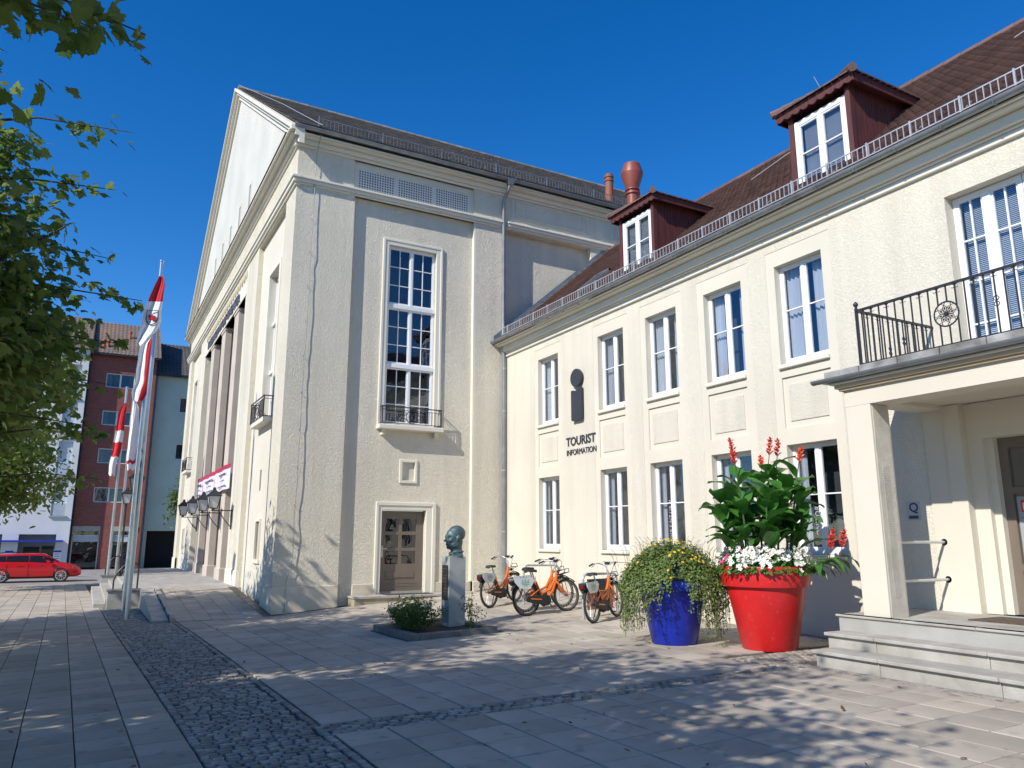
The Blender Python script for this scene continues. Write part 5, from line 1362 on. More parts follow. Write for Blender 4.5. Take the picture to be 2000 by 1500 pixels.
# ================================================================== BICYCLES
def build_bike():
    t = thing('rental_bicycle','orange rental bicycle','bicycle',(0,0,0),'orange rental bicycles at the racks')
    def ob(n,mb,m,p=t,**k): return obj(n,mb,m,p,world=False,**k)
    r = .335
    for n_,cx in (('rear_wheel',0.),('front_wheel',1.1)):
        c = (cx,0,r+.012)
        tyre = ob(n_, MB().tube([(cx+r*math.cos(a),0,c[2]+r*math.sin(a)) for a in [2*math.pi*k/36 for k in range(36)]],.024,8,closed=True), M_RUBBER, smooth=True)
        rim = MB(); rim.lathe([(r-.045,-.012),(r-.018,-.014),(r-.018,.014),(r-.045,.012)],c,36,'y',close=True); rim.lathe([(0,-.05),(.03,-.05),(.03,.05),(0,.05)],c,10,'y')
        ob('rim', rim, M_SILVER if False else mat('dark_alloy',(.14,.14,.145),.4,metal=.6), tyre)
        sp = MB()
        for k in range(24):
            a = 2*math.pi*k/24; b = a+(.5 if k%2 else -.5)
            sp.bar((cx+.03*math.cos(b),.03*(1 if k%4<2 else -1),c[2]+.03*math.sin(b)),(cx+(r-.04)*math.cos(a),0,c[2]+(r-.04)*math.sin(a)),.003)
        ob('spokes', sp, M_SILVER, tyre)
    ax = (0,0,r+.012); fx = (1.1,0,r+.012); bb = (.46,0,.29)
    f = MB()
    f.tube([(.885,0,.86),(.84,0,.66)],.034,10)                       # head tube
    f.tube([(.85,0,.70),(.72,0,.46),(.56,0,.33),(.47,0,.30)],[.036,.042,.045,.045],10)  # low main tube
    f.tube([(.862,0,.76),(.66,0,.50),(.44,0,.43),(.36,0,.46)],[.028,.03,.03,.026],10)  # second tube
    f.tube([(.47,0,.29),(.36,0,.52),(.29,0,.70)],.03,10)             # seat tube
    for s in (-1,1):
        f.tube([(.46,s*.05,.30),(.2,s*.06,.31),(0,s*.075,r+.012)],.018,8)
        f.tube([(.36,s*.03,.54),(.2,s*.055,.46),(0,s*.075,r+.012)],.016,8)
        f.tube([(.84,s*.02,.67),(.87,s*.065,.60),(.93,s*.065,.52),(1.1,s*.06,r+.012)],[.024,.022,.02,.014],8)  # fork
    ob('frame', f, M_ORANGE, smooth=True)
    ob('motor_housing', MB().lathe([(0,-.08),(.09,-.08),(.115,-.05),(.115,.05),(.09,.08),(0,.08)],(.48,0,.28),20,'y').tube([(.48,0,.25),(.42,0,.19)],.06,8), M_RUBBER, smooth=True)
    cg = MB(); oval = [(.48+.115*math.cos(a),.285+.115*math.sin(a)) for a in [math.pi*(-.5+k/10) for k in range(11)]]+[(.0+.065*math.cos(a),.345+.065*math.sin(a)) for a in [math.pi*(.5+k/10) for k in range(11)]]
    cg.prism(oval,lambda u,v,n:(u,n,v),-.115,-.085); ob('chain_guard', cg, M_RUBBER, bevel=.008)
    ob('chain_guard_stripe', MB().prism([(.06,.335),(.34,.30),(.34,.325),(.06,.36)],lambda u,v,n:(u,n,v),-.121,-.114), M_ORANGE)
    for s,a in ((-1,.9),(1,.9+math.pi)):
        q = (.48+.17*math.cos(a),s*.12,.28-.17*math.sin(a)); ob('crank', MB().bar((.48,s*.11,.28),q,.022,.018), M_RUBBER)
        ob('pedal', MB().box(q[0]-.05,q[0]+.05,q[1]+s*.05-.04,q[1]+s*.05+.04,q[2]-.012,q[2]+.012), M_RUBBER)
    ob('seat_post', MB().tube([(.29,0,.68),(.215,0,.93)],.016,8), M_SILVER, smooth=True)
    sd = MB(); secs = [(.05,.085,.945),(.08,.105,.965),(.15,.10,.965),(.22,.06,.955),(.30,.028,.95),(.345,.02,.94)]
    for (x,w,z) in secs: sd.v += [(x,-w,z-.02),(x,-w*.6,z+.012),(x,0,z+.014),(x,w*.6,z+.012),(x,w,z-.02),(x,0,z-.045)]
    for i in range(5):
        for k in range(6): sd.f.append((i*6+k,i*6+(k+1)%6,(i+1)*6+(k+1)%6,(i+1)*6+k))
    sd.f += [tuple(range(6)),tuple(30+k for k in range(6))]
    ob('saddle', sd, M_RUBBER, smooth=True, angle=70)
    ob('stem', MB().tube([(.883,0,.85),(.84,0,1.03),(.86,0,1.08),(.90,0,1.09)],.016,8), M_SILVER, smooth=True)
    hb = MB().tube([(.66,-.29,1.10),(.76,-.27,1.13),(.88,-.17,1.13),(.90,-.06,1.09),(.90,.06,1.09),(.88,.17,1.13),(.76,.27,1.13),(.66,.29,1.10)],.012,8)
    h_ = ob('handlebar', hb, M_SILVER, smooth=True)
    for s in (-1,1):
        ob('grip', MB().tube([(.63,s*.295,1.093),(.76,s*.272,1.13)],.019,8), M_RUBBER, h_); ob('brake_lever', MB().tube([(.80,s*.245,1.13),(.74,s*.25,1.09),(.67,s*.27,1.065)],.007,5), M_RUBBER, h_)
    ob('display', MB().box(.86,.94,-.05,.05,1.10,1.14), M_RUBBER)
    cb = MB()
    for s in (-1,1): cb.tube([(.84,s*.22,1.13),(.98,s*.12,1.08),(1.0,s*.04,.95),(.93,s*.02,.82)],.005,5)
    ob('cables', cb, M_RUBBER)
    fc = MB()
    for s in (-.09,0,.09): fc.bar((.93,s,.80),(1.17,s,.84),.012)
    fc.bar((.95,-.1,.80),(.95,.1,.80),.014); fc.bar((1.17,-.1,.84),(1.17,.1,.84),.014); fc.tube([(1.17,-.1,.84),(1.19,-.06,.92),(1.19,.06,.92),(1.17,.1,.84)],.009,6)
    fc.bar((1.02,-.06,.80),(1.1,-.06,.40),.009); fc.bar((1.02,.06,.80),(1.1,.06,.40),.009)
    ob('front_carrier', fc, M_RUBBER)
    ob('front_lamp', MB().lathe([(0,1.0),(.03,1.0),(.035,1.04),(0,1.045)],(0,0,.78),10,'x'), M_RUBBER)
    for cx,a0,a1 in ((0.,.15,2.75),(1.1,.75,2.5)):
        fn = MB(); N = 14
        for k in range(N+1):
            a = a0+(a1-a0)*k/N; q = r+.045
            fn.v += [(cx+q*math.cos(a),-.035,r+.012+q*math.sin(a)),(cx+(q+.012)*math.cos(a),0,r+.012+(q+.012)*math.sin(a)),(cx+q*math.cos(a),.035,r+.012+q*math.sin(a))]
        for k in range(N): fn.f += [(3*k,3*k+1,3*k+4,3*k+3),(3*k+1,3*k+2,3*k+5,3*k+4)]
        ob('mudguard', fn, M_RUBBER, smooth=True, recalc=False)
    rk = MB()
    for s in (-.07,.07): rk.bar((-.33,s,.775),(.22,s,.765),.014); rk.bar((-.02,s*1.2,r+.02),(-.2,s,.77),.01)
    rk.bar((-.33,-.07,.775),(-.33,.07,.775),.014)
    ob('rear_carrier', rk, M_RUBBER)
    ob('battery_box', MB().box(-.36,.12,-.055,.055,.66,.76), M_RUBBER, bevel=.01)
    ob('tail_lamp', MB().box(-.385,-.361,-.045,.045,.69,.755), mat('bike_lamp_red',(.16,.008,.008),.25))
    for s in (-1,1):
        hx = [(-.32,.80),(.14,.80),(.20,.73),(.08,.585),(-.20,.585),(-.32,.72)]
        pl = ob('advert_plate', MB().prism(hx,lambda u,v,n:(u,n,v),s*.10-.006,s*.10+.006), M_PLATE)
        k = MB()
        for i,(u,h) in enumerate(((-.13,.07),(-.09,.05),(-.05,.09),(-.01,.04),(.03,.06))): k.box(u-.008,u+.008,s*.108-.001,s*.108+.001,.70,.70+h)
        k.box(-.17,.08,s*.108-.001,s*.108+.001,.688,.695); k.box(-.15,.05,s*.108-.001,s*.108+.001,.655,.668); k.box(-.1,.0,s*.108-.001,s*.108+.001,.625,.635)
        ob('advert_print', k, M_GREENPR, pl)
    ob('kick_stand', MB().tube([(.30,.07,.27),(.26,.16,.0)],.011,6).box(.24,.29,.13,.18,0,.015), M_RUBBER)
    return t
BK = build_bike()
def place_bike(o, x, y, ang, lean, lab):
    o['label'] = lab
    h = Vector((math.cos(ang),math.sin(ang),0)); z0 = G(x,y); z1 = G(x+h.x*1.1,y+h.y*1.1)
    ex = (h*1.1+Vector((0,0,z1-z0))).normalized(); up = Vector((0,0,1))
    ey = up.cross(ex).normalized(); ez = ex.cross(ey); q = Matrix.Rotation(lean,3,ex); ey = q@ey; ez = q@ez
    o.matrix_world = Matrix(((ex.x,ey.x,ez.x,x),(ex.y,ey.y,ez.y,y),(ex.z,ey.z,ez.z,z0+.005),(0,0,0,1)))
bl = [(-16.6,8.6,R(117),'orange rental bicycle by the downpipe in the building corner'),(-14.8,8.58,R(94),'front orange rental bicycle of the pair at the first rack'),(-15.33,8.85,R(97),'rear orange rental bicycle of the pair at the first rack'),(-13.06,9.12,R(118),'orange rental bicycle beside the blue planter and the rack with the board')]
for i,(x,y,a,lab) in enumerate(bl):
    o = BK if i == 0 else copy_tree(BK)
    place_bike(o,x,y,a,R((-4,-5,-6,-5)[i]),lab)

def rack(a,b,h,lab):
    za,zb = G(*a),G(*b); t = thing('bicycle_rack',lab,'bicycle rack',(a[0],a[1],za))
    A,B = Vector((a[0],a[1],za)),Vector((b[0],b[1],zb)); d = (B-A).normalized(); zt = max(za,zb)+h
    pts = [A-Vector((0,0,.05))]+[Vector((A.x,A.y,zt-.12))]+[Vector((A.x,A.y,zt-.12))+d*.12*(1-math.cos(q))+Vector((0,0,.12*math.sin(q))) for q in (R(30),R(60),R(90))]
    pts += [Vector((B.x,B.y,zt-.12))-d*.12*(1-math.cos(q))+Vector((0,0,.12*math.sin(q))) for q in (R(90),R(60),R(30))]+[Vector((B.x,B.y,zt-.12)),B-Vector((0,0,.05))]
    obj('hoop', MB().tube(pts,.026,10), M_GALV, t, smooth=True)
    for p in (A,B): obj('foot_plate', MB().box(p.x-.06,p.x+.06,p.y-.06,p.y+.06,p.z-.01,p.z+.012), M_GALV, t)
    return t,A,B,zt
rack((-16.45,9.43),(-16.41,10.4),.86,'bare galvanised bicycle hoop behind the pair of bicycles')
t,A,B,zt = rack((-13.67,9.28),(-13.95,10.37),.86,'galvanised bicycle hoop carrying a dark and terracotta board')
def PR(u,v,n):
    d = (B-A); d.z = 0; d.normalize(); nn = Vector((-d.y,d.x,0)); p = A+d*u-nn*n; return (p.x,p.y,A.z+v)
L_ = (B-A).length
obj('board', MB().pbox(PR,.14,L_-.1,.17,.55,-.01,.01), mat('terracotta_board',(.42,.13,.05),.6,.08,4), t); 
up_ = obj('board_top', MB().pbox(PR,.14,L_-.32,.555,.80,-.01,.01), mat('charcoal_board',(.05,.05,.06),.5), t); obj('board_end', MB().pbox(PR,L_-.315,L_-.1,.555,.80,-.01,.01), M_PLATE, t)
for i in range(3): obj('text_line', MB().pbox(PR,.3,.3+.3-.05*i,.75-.07*i,.765-.07*i,-.014,-.0105), M_PLATE, up_)

# ================================================================== BUST, PEDESTAL, FLOWER BED
def build_bust():
    zb = G(-14.35,6.6)
    p = thing('stone_pedestal','square grey stone pedestal with dark plaque standing in the flower bed','pedestal',(-14.35,6.59,zb))
    obj('shaft', MB().box(-14.53,-14.165,6.41,6.77,zb-.1,1.63), mat('pedestal_stone',(.40,.41,.385),.75,.1,3,.2,60,col2=(.31,.32,.30)), p, bevel=.006)
    pq = obj('plaque', MB().box(-14.50,-14.22,6.398,6.41,.78,1.46), mat('plaque_bronze',(.045,.03,.028),.4,.1,8,metal=.4), p)
    for i in range(9): obj('text_line', MB().box(-14.46+.02*(i%3),-14.26-.02*(i%2),6.395,6.398,1.38-.064*i,1.395-.064*i), mat('plaque_letter',(.16,.11,.08),.4,metal=.4), pq)
    # head: ellipsoids welded by voxel remesh; s=side(x), f=forward(-y), u=up
    bm = bmesh.new()
    def ell(s,f,u,rs,rf,ru,tilt=0):
        g = bmesh.ops.create_uvsphere(bm,u_segments=24,v_segments=16,radius=1)
        mt = Matrix.Translation((s,-f,u)) @ Matrix.Rotation(tilt,4,'X') @ Matrix.Diagonal((rs,rf,ru,1))
        bmesh.ops.transform(bm,matrix=mt,verts=g['verts'])
    ell(0,-.035,.065,.118,.152,.135); ell(0,.03,.03,.108,.118,.125); ell(0,.035,-.06,.102,.112,.125); ell(0,-.02,-.07,.105,.12,.12)
    ell(0,.045,-.13,.086,.098,.07); ell(0,.108,-.155,.042,.036,.032); ell(0,.09,-.09,.07,.06,.07)
    ell(0,.148,-.005,.017,.026,.055,R(16)); ell(0,.170,-.047,.022,.030,.020)
    for s in (-1,1):
        ell(s*.045,.128,.036,.044,.022,.015); ell(s*.044,.122,.008,.024,.018,.014); ell(s*.062,.088,-.045,.042,.048,.045); ell(s*.017,.158,-.056,.014,.018,.013)
        ell(s*.112,-.02,-.012,.016,.036,.052,R(-12)); ell(s*.118,-.028,-.004,.013,.022,.040)
        ell(s*.072,.02,-.11,.042,.085,.06)
    ell(0,.140,-.098,.036,.020,.011); ell(0,.136,-.117,.032,.020,.012)
    ell(0,-.03,-.17,.092,.10,.13); ell(0,-.035,-.25,.095,.105,.10)
    ell(0,-.03,-.30,.165,.115,.06); ell(0,-.0,-.325,.14,.11,.05)
    ell(0,.045,-.245,.09,.055,.022,R(25)); ell(0,-.05,-.225,.108,.11,.028)
    me = bpy.data.meshes.new('bust_tmp'); bm.to_mesh(me); bm.free()
    o = bpy.data.objects.new('bust_tmp', me); COL.objects.link(o)
    md = o.modifiers.new('r','REMESH'); md.mode = 'VOXEL'; md.voxel_size = .0065
    sm = o.modifiers.new('s','SMOOTH'); sm.iterations = 5; sm.factor = .45
    bpy.context.view_layer.update()
    m2 = bpy.data.meshes.new_from_object(o.evaluated_get(bpy.context.evaluated_depsgraph_get()))
    bpy.data.objects.remove(o)
    m2.materials.clear(); m2.materials.append(M_BRONZE); m2.shade_smooth()
    t = bpy.data.objects.new('bronze_bust', m2); COL.objects.link(t)
    t.scale = (1.24,1.24,1.24); t.location = (-14.345,6.60,2.0); 
    # flatten bottom
    zmin = -.352
    for v in m2.vertices:
        if v.co.z < -.295: v.co.z = -.295-(abs(v.co.z+.295))*.08
    t.location.z = 1.63+.30*1.24
    tag(t,'green bronze bust of a bald man looking towards the street on the pedestal','bust')
build_bust()

def leaf_cloud(pts, nrm, size, shape, r_=nrg, curl=.25):
    """many leaves as one mesh; pts Nx3, nrm Nx3 normals, size N; shape list of (u,v) outline, returns MB-like arrays"""
    N = len(pts); k = len(shape)
    nrm = nrm/np.linalg.norm(nrm,axis=1)[:,None]
    a = r_.normal(size=(N,3)); a -= nrm*(a*nrm).sum(1)[:,None]; a /= np.linalg.norm(a,axis=1)[:,None]
    b = np.cross(nrm,a); sh = np.array(shape)
    u,v = sh[:,0],sh[:,1]
    co = pts[:,None,:]+size[:,None,None]*(a[:,None,:]*u[None,:,None]+b[:,None,:]*v[None,:,None]-nrm[:,None,:]*(curl*(u**2+np.abs(v)*.6)[None,:,None]))
    V = co.reshape(-1,3); F = [tuple(range(i*k,i*k+k)) for i in range(N)]
    return V,F
def cloud_obj(name, V, F, m, parent):
    off = wloc(parent); me = bpy.data.meshes.new(name)
    me.from_pydata([tuple(p) for p in (V-np.array(off))],[],F); me.materials.append(m)
    o = bpy.data.objects.new(name, me); COL.objects.link(o); o.parent = parent
    return o
_ml = [(.04,.10),(-.10,.30),(.08,.32),(.10,.50),(.26,.44),(.36,.64),(.47,.47),(.50,.27),(.64,.33),(.74,.20),(.86,.13)]
MAPLE = [(0,0)]+_ml+[(1.0,0)]+[(a,-b) for a,b in _ml[::-1]]
KITE = [(0,0),(.35,.28),(.75,.2),(1,0),(.75,-.2),(.35,-.28)]
OVAL = [(0,0),(.25,.2),(.6,.22),(1,0),(.6,-.22),(.25,-.2)]
L_MAPLE = leaf_mat('maple_leaf',(.10,.185,.035),(.23,.29,.07),.42,.6)
L_BUSH = leaf_mat('rose_leaf',(.05,.12,.02),(.10,.19,.03),.45,.3)
L_TRAIL = leaf_mat('trailing_leaf',(.10,.17,.03),(.21,.27,.07),.55,.3)
L_CANNA = leaf_mat('canna_leaf',(.04,.155,.022),(.08,.24,.04),.36,.3)

def build_bed():
    x0,x1,y0,y1 = -15.2,-13.07,5.22,6.93
    t = thing('flower_bed','raised square flower bed edged with dark kerb stones around the pedestal','flower bed',(-14.1,6,.2))
    sides = [((x0,y0),(x1,y0)),((x1,y0+.15),(x1,y1)),((x0,y1),(x1-.16,y1)),((x0,y0+.15),(x0,y1-.15))]
    for (a,b) in sides:
        a = Vector((*a,0)); b = Vector((*b,0)); n = max(1,round((b-a).length/.72))
        for i in range(n):
            p = a.lerp(b,i/n); q = a.lerp(b,(i+1)/n); d = (q-p).normalized(); nn = Vector((-d.y,d.x,0))
            if abs(d.x) > .5: w = .14; off = Vector((0,.0,0))
            p = p+d*.004; q = q-d*.004; h = .11
            yy = [(p.x,p.y),(q.x,q.y)]
            # inward thickness
            cx,cy = (x0+x1)/2,(y0+y1)/2; inn = Vector((0,1 if (p.y+q.y)/2 < cy else -1,0)) if abs(d.x) > .5 else Vector((1 if (p.x+q.x)/2 < cx else -1,0,0))
            c = [p,q,q+inn*.15,p+inn*.15]
            obj('kerb_stone', MB().hexa([(v.x,v.y,G(v.x,v.y)-.08) for v in c]+[(v.x,v.y,G(v.x,v.y)+h) for v in c]), mat('kerb_basalt',(.17,.165,.155),.8,.15,3,.3,60,col2=(.10,.10,.095)), t, bevel=.012)
    sm = MB(); n = 8
    for i in range(n+1):
        for j in range(n+1):
            x = x0+.1+(x1-x0-.2)*i/n; y = y0+.1+(y1-y0-.2)*j/n; sm.v.append((x,y,G(x,y)+.06+rng.uniform(-.02,.02)))
    for i in range(n):
        for j in range(n): sm.f.append((i*(n+1)+j,(i+1)*(n+1)+j,(i+1)*(n+1)+j+1,i*(n+1)+j+1))
    obj('soil', sm, mat('bed_soil',(.05,.038,.028),.95,.3,8,.8,20), t, smooth=True)
    # rose bushes
    def rose(cx,cy,r,h,nl,lab,nf):
        z0 = G(cx,cy)+.05; b = thing('rose_bush',lab,'bush',(cx,cy,z0))
        st = MB(); pts = []; tips = []
        for k in range(int(18*r/.5)+4):
            a = rng.uniform(0,6.28); rr = r*math.sqrt(rng.random()); hh = h*(.65+.35*rng.random())*(1-.35*(rr/r)**2)
            p = [Vector((cx+.3*rr*math.cos(a),cy+.3*rr*math.sin(a),z0)),Vector((cx+.7*rr*math.cos(a),cy+.7*rr*math.sin(a),z0+hh*.6)),Vector((cx+rr*math.cos(a),cy+rr*math.sin(a),z0+hh))]
            st.tube(p,[.007,.005,.003],4); tips.append(p[2])
            for q in range(nl//(int(18*r/.5)+4)):
                f = .2+.8*rng.random(); c = p[0].lerp(p[1],f*2) if f < .5 else p[1].lerp(p[2],f*2-1)
                pts.append((c.x+rng.gauss(0,.06),c.y+rng.gauss(0,.06),c.z+rng.gauss(0,.04)))
        obj('stems', st, mat('green_stem',(.08,.12,.04),.7), b)
        pts = np.array(pts); N = len(pts); nr = nrg.normal(size=(N,3)); nr[:,2] = abs(nr[:,2])+.4
        V,F = leaf_cloud(pts,nr,nrg.uniform(.035,.065,N),OVAL); tag(cloud_obj('leaves',V,F,L_BUSH,b),kind='stuff')
        for k in range(nf):
            p = tips[rng.randrange(len(tips))]; fm = MB()
            for q in range(9):
                a = q*2.4; rr = .008+.003*q; fm.lathe([(0,0),(.012,.004),(.006,.02),(0,.022)],(p.x+rr*math.cos(a),p.y+rr*math.sin(a),p.z+.01-.001*q),6)
            obj('rose_bloom', fm, mat('pale_rose',(.75,.68,.5),.6), b)
    rose(-14.15,5.75,.62,.72,3000,'dense green rose bush with pale blooms in front of the pedestal',9)
    rose(-14.75,5.75,.45,.62,1100,'thin rose bush at the shaded corner of the flower bed',4)
    rose(-13.5,6.62,.22,.75,260,'spindly rose bush beside the pedestal on the bed edge',2)
build_bed()

# ================================================================== PLANTERS
def pot(name,lab,cx,cy,prof,m_,z):
    t = thing(name,lab,'planter',(cx,cy,z))
    obj('pot', MB().lathe([(r_,z+h) for r_,h in prof],(cx,cy,0),56), m_, t, smooth=True, angle=50)
    return t
RX,RY = -8.83,9.47; RZ = G(RX,RY)
t = pot('red_planter','huge glossy red plastic flower pot with thick rim beside the porch steps',RX,RY,[(0,0),(.40,0),(.415,.02),(.60,.93),(.60,.945),(.66,.95),(.705,1.24),(.70,1.255),(.655,1.255),(.64,1.20),(.6,1.12),(0,1.12)],M_RED,RZ)
obj('potting_soil', MB().lathe([(0,RZ+1.16),(.63,RZ+1.14)],(RX,RY,0),24), mat('bed_soil',(.05,.038,.028),.95), t)
BX,BY = -10.13,8.68; BZ = G(BX,BY)
t = pot('blue_planter','large cobalt blue flower pot half hidden by trailing plants',BX,BY,[(0,0),(.355,0),(.37,.02),(.55,.86),(.60,.87),(.62,1.04),(.58,1.04),(.55,1.0),(0,.98)],M_BLUE,BZ)

def build_trailing():
    t = thing('trailing_plant','bushy trailing plant with small yellow flowers spilling over the blue pot','plant',(BX,BY,BZ+1.0))
    P = []; Nn = []
    camdir = math.atan2(0-BY,0-BX)
    # dome
    for i in range(12000):
        a = rng.uniform(0,6.283); u = rng.random()**.6; r_ = .92*u
        h = .58*math.sqrt(max(0,1-u*u))+.06*math.sin(a*5+u*6); q = rng.uniform(.72,1.03)
        if u > .62 and abs((a-camdir-.12+math.pi)%(2*math.pi)-math.pi) < .12*(u-.5)*2.5: continue
        P.append((BX+r_*math.cos(a)*rng.uniform(.9,1.05),BY+r_*math.sin(a)*rng.uniform(.9,1.05),BZ+1.0+h*q-.22*u**3+rng.gauss(0,.03))); Nn.append((math.cos(a)*u,math.sin(a)*u,.9))
    st = MB()
    for k in range(240):
        a = rng.uniform(0,6.283); da = abs((a-camdir+math.pi)%(2*math.pi)-math.pi)
        ln = rng.uniform(.2,.5) if da < .62 else rng.uniform(.35,1.02)
        if .35 < da < .62: ln = rng.uniform(.25,.75)
        if abs((a-camdir-.12+math.pi)%(2*math.pi)-math.pi) < .24 and rng.random() < .85: continue
        r0 = .55; r1 = rng.uniform(.66,.93); z0 = BZ+1.08; pts = []
        for i in range(10):
            f = i/9; r_ = r0+(r1-r0)*math.sin(min(1,f*2)*math.pi/2); z = z0+.12*math.sin(math.pi*min(1,f*2.2))-ln*f**1.2
            w = .03*math.sin(f*7+k); pts.append((BX+r_*math.cos(a+w),BY+r_*math.sin(a+w),max(z,BZ+.12)))
        st.tube(pts,.003,4,caps=False)
        for i in range(26 if da > .62 else 16):
            f = rng.random(); j = min(int(f*9),8); c = Vector(pts[j]).lerp(Vector(pts[j+1]),f*9-j)
            P.append((c.x+rng.gauss(0,.022),c.y+rng.gauss(0,.022),c.z+rng.gauss(0,.012))); Nn.append((math.cos(a)+rng.gauss(0,.4),math.sin(a)+rng.gauss(0,.4),.5))
    for k in range(60):  # wispy sprigs
        a = rng.uniform(0,6.283); r_ = rng.uniform(.3,.95); z = BZ+1.1+.45*math.sqrt(max(0,1-r_*r_)); L = rng.uniform(.1,.28)
        st.tube([(BX+r_*math.cos(a),BY+r_*math.sin(a),z-.1),(BX+(r_+.05)*math.cos(a),BY+(r_+.05)*math.sin(a),z+L*.6),(BX+(r_+.12)*math.cos(a),BY+(r_+.12)*math.sin(a),z+L)],.0025,4,caps=False)
    obj('stems', st, mat('olive_stem',(.09,.10,.04),.7), t, recalc=False)
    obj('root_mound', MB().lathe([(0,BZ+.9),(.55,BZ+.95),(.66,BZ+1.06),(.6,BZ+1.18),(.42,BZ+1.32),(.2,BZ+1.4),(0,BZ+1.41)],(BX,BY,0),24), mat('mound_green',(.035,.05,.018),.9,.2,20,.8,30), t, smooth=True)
    P = np.array(P); Nn = np.array(Nn)+nrg.normal(size=(len(P),3))*.45
    V,F = leaf_cloud(P,Nn,nrg.uniform(.034,.064,len(P)),OVAL); tag(cloud_obj('leaves',V,F,L_TRAIL,t),kind='stuff')
    ym = mat('yellow_petal',(.72,.42,.01),.6)
    cl = [(camdir+rng.gauss(0,1.1),rng.uniform(.15,.85)) for _ in range(20)]
    for k in range(80):
        a,u = cl[k%20]; a += rng.gauss(0,.16); u = min(.97,max(0,u+rng.gauss(0,.08)))
        x,y = BX+.92*u*math.cos(a),BY+.92*u*math.sin(a); z = BZ+1.09+.60*math.sqrt(max(0,1-u*u))-.22*u**3
        f = MB(); s = rng.uniform(.022,.032); nn = Vector((math.cos(a)*u,math.sin(a)*u,.8)).normalized(); e1 = nn.orthogonal().normalized(); e2 = nn.cross(e1); c = Vector((x,y,z))
        f.add([c+nn*.01]+[c+(e1*math.cos(q)+e2*math.sin(q))*s*(1 if i%2 else .6) for i,q in enumerate([2*math.pi*i/10 for i in range(10)])],[(0,i+1,(i+1)%10+1) for i in range(10)])
        obj('yellow_flower', f, ym, t, recalc=False)
build_trailing()

def build_canna():
    t = thing('canna_plant','tall leafy canna with red flower spikes growing in the red pot','plant',(RX,RY,RZ+1.15))
    zs = RZ+1.15; st = MB()
    def leaf(base, az, L, W, droop, rise):
        """broad pointed blade with midrib fold, own mesh"""
        mb = MB(); N = 9; d = Vector((math.cos(az),math.sin(az),0)); s = Vector((-d.y,d.x,0)); p = Vector(base); ang = rise
        ctr = []
        for i in range(N+1):
            ctr.append(p.copy()); p = p+(d*math.cos(ang)+Vector((0,0,1))*math.sin(ang))*(L/N); ang -= droop/N
        for i,c in enumerate(ctr):
            f = i/N; w = W*math.sin(math.pi*min(1,f**.75))*(1-.15*f)
            if i == N: w = .002
            wav = .02*math.sin(f*9+az*3)
            up = Vector((0,0,1)); 
            mb.v += [tuple(c+s*w+up*(w*.28+wav)),tuple(c+s*w*.5+up*(w*.07)),tuple(c),tuple(c-s*w*.5+up*(w*.07)),tuple(c-s*w+up*(w*.28-wav))]
        for i in range(N):
            for k in range(4): q = 5*i+k; mb.f.append((q,q+1,q+6,q+5))
        return obj('leaf', mb, L_CANNA, t, smooth=True, recalc=False)
    tops = []
    for k in range(20):
        a = rng.uniform(0,6.283); r_ = .46*math.sqrt(rng.random()); H = rng.uniform(1.2,1.95)*(1-.35*r_/.42*rng.random()); ln = rng.uniform(.04,.22)
        b = Vector((RX+r_*math.cos(a),RY+r_*math.sin(a),zs)); tp = b+Vector((math.cos(a)*ln*1.4,math.sin(a)*ln*1.4,H))
        st.tube([b,b.lerp(tp,.5)+Vector((0,0,.03)),tp],[.018,.015,.009],6); tops.append((tp,a,H))
        nl = int(5+H*2.5)
        for i in range(nl):
            f = .3+.68*(i+rng.random()*.5)/nl; c = b.lerp(tp,f); az = a+i*2.3+rng.gauss(0,.35)
            leaf(c,az,rng.uniform(.46,.70)*(1-.2*f),rng.uniform(.12,.185)*(1-.15*f),rng.uniform(.7,1.7),R(rng.uniform(35,72)))
    # a low arching shoot towards the porch
    for (az,h,L) in ((.35,.25,.95),(.1,.2,.8)):
        b = Vector((RX+.5,RY+.15,zs)); tp = b+Vector((math.cos(az)*L*.7,math.sin(az)*L*.7,h)); st.tube([b,b.lerp(tp,.5)+Vector((0,0,.1)),tp],[.014,.012,.008],6)
        for i in range(5): leaf(b.lerp(tp,.3+.15*i),az+rng.gauss(0,.8),.42,.08,1.8,R(25))
        tops.append((tp,az,2.0))
    obj('stalks', st, mat('canna_stalk',(.06,.13,.03),.6), t, smooth=True, recalc=False)
    red = [mat('canna_red',(.60,.035,.02),.5,.1,9),mat('canna_orange_red',(.70,.09,.02),.5,.1,9)]
    tops.sort(key=lambda q: -q[0].z); pick = tops[:6]+tops[-2:]
    sp_ = sum((q[0] for q in tops),Vector())/len(tops)
    for k,(tp,a,H) in enumerate(pick):
        m_ = red[k%3 == 2]; L = rng.uniform(.28,.5); d = Vector((math.cos(a)*.25,math.sin(a)*.25,1)).normalized()
        s2 = MB().tube([tp-d*.05,tp+d*L],[.009,.005],5)
        sk = obj('flower_stem', s2, mat('flower_stem_dark',(.12,.05,.035),.6), t)
        f = MB()
        for i in range(24):
            q = .38+.62*i/24; c = tp+d*L*q; az = i*2.4; o = Vector((math.cos(az),math.sin(az),.5+rng.random()*.6)).normalized(); ln = rng.uniform(.065,.115)*(1.15-.5*q)
            sd = o.orthogonal().normalized(); s3 = o.cross(sd)
            f.add([c,c+o*ln*.5+sd*.02,c+o*ln,c+o*ln*.5-sd*.02,c+o*ln*.55+s3*.016],[(0,1,2,3),(0,1,4),(4,1,2),(0,4,3),(4,2,3)])
        obj('flower_spike', f, m_, sk, recalc=False)
build_canna()

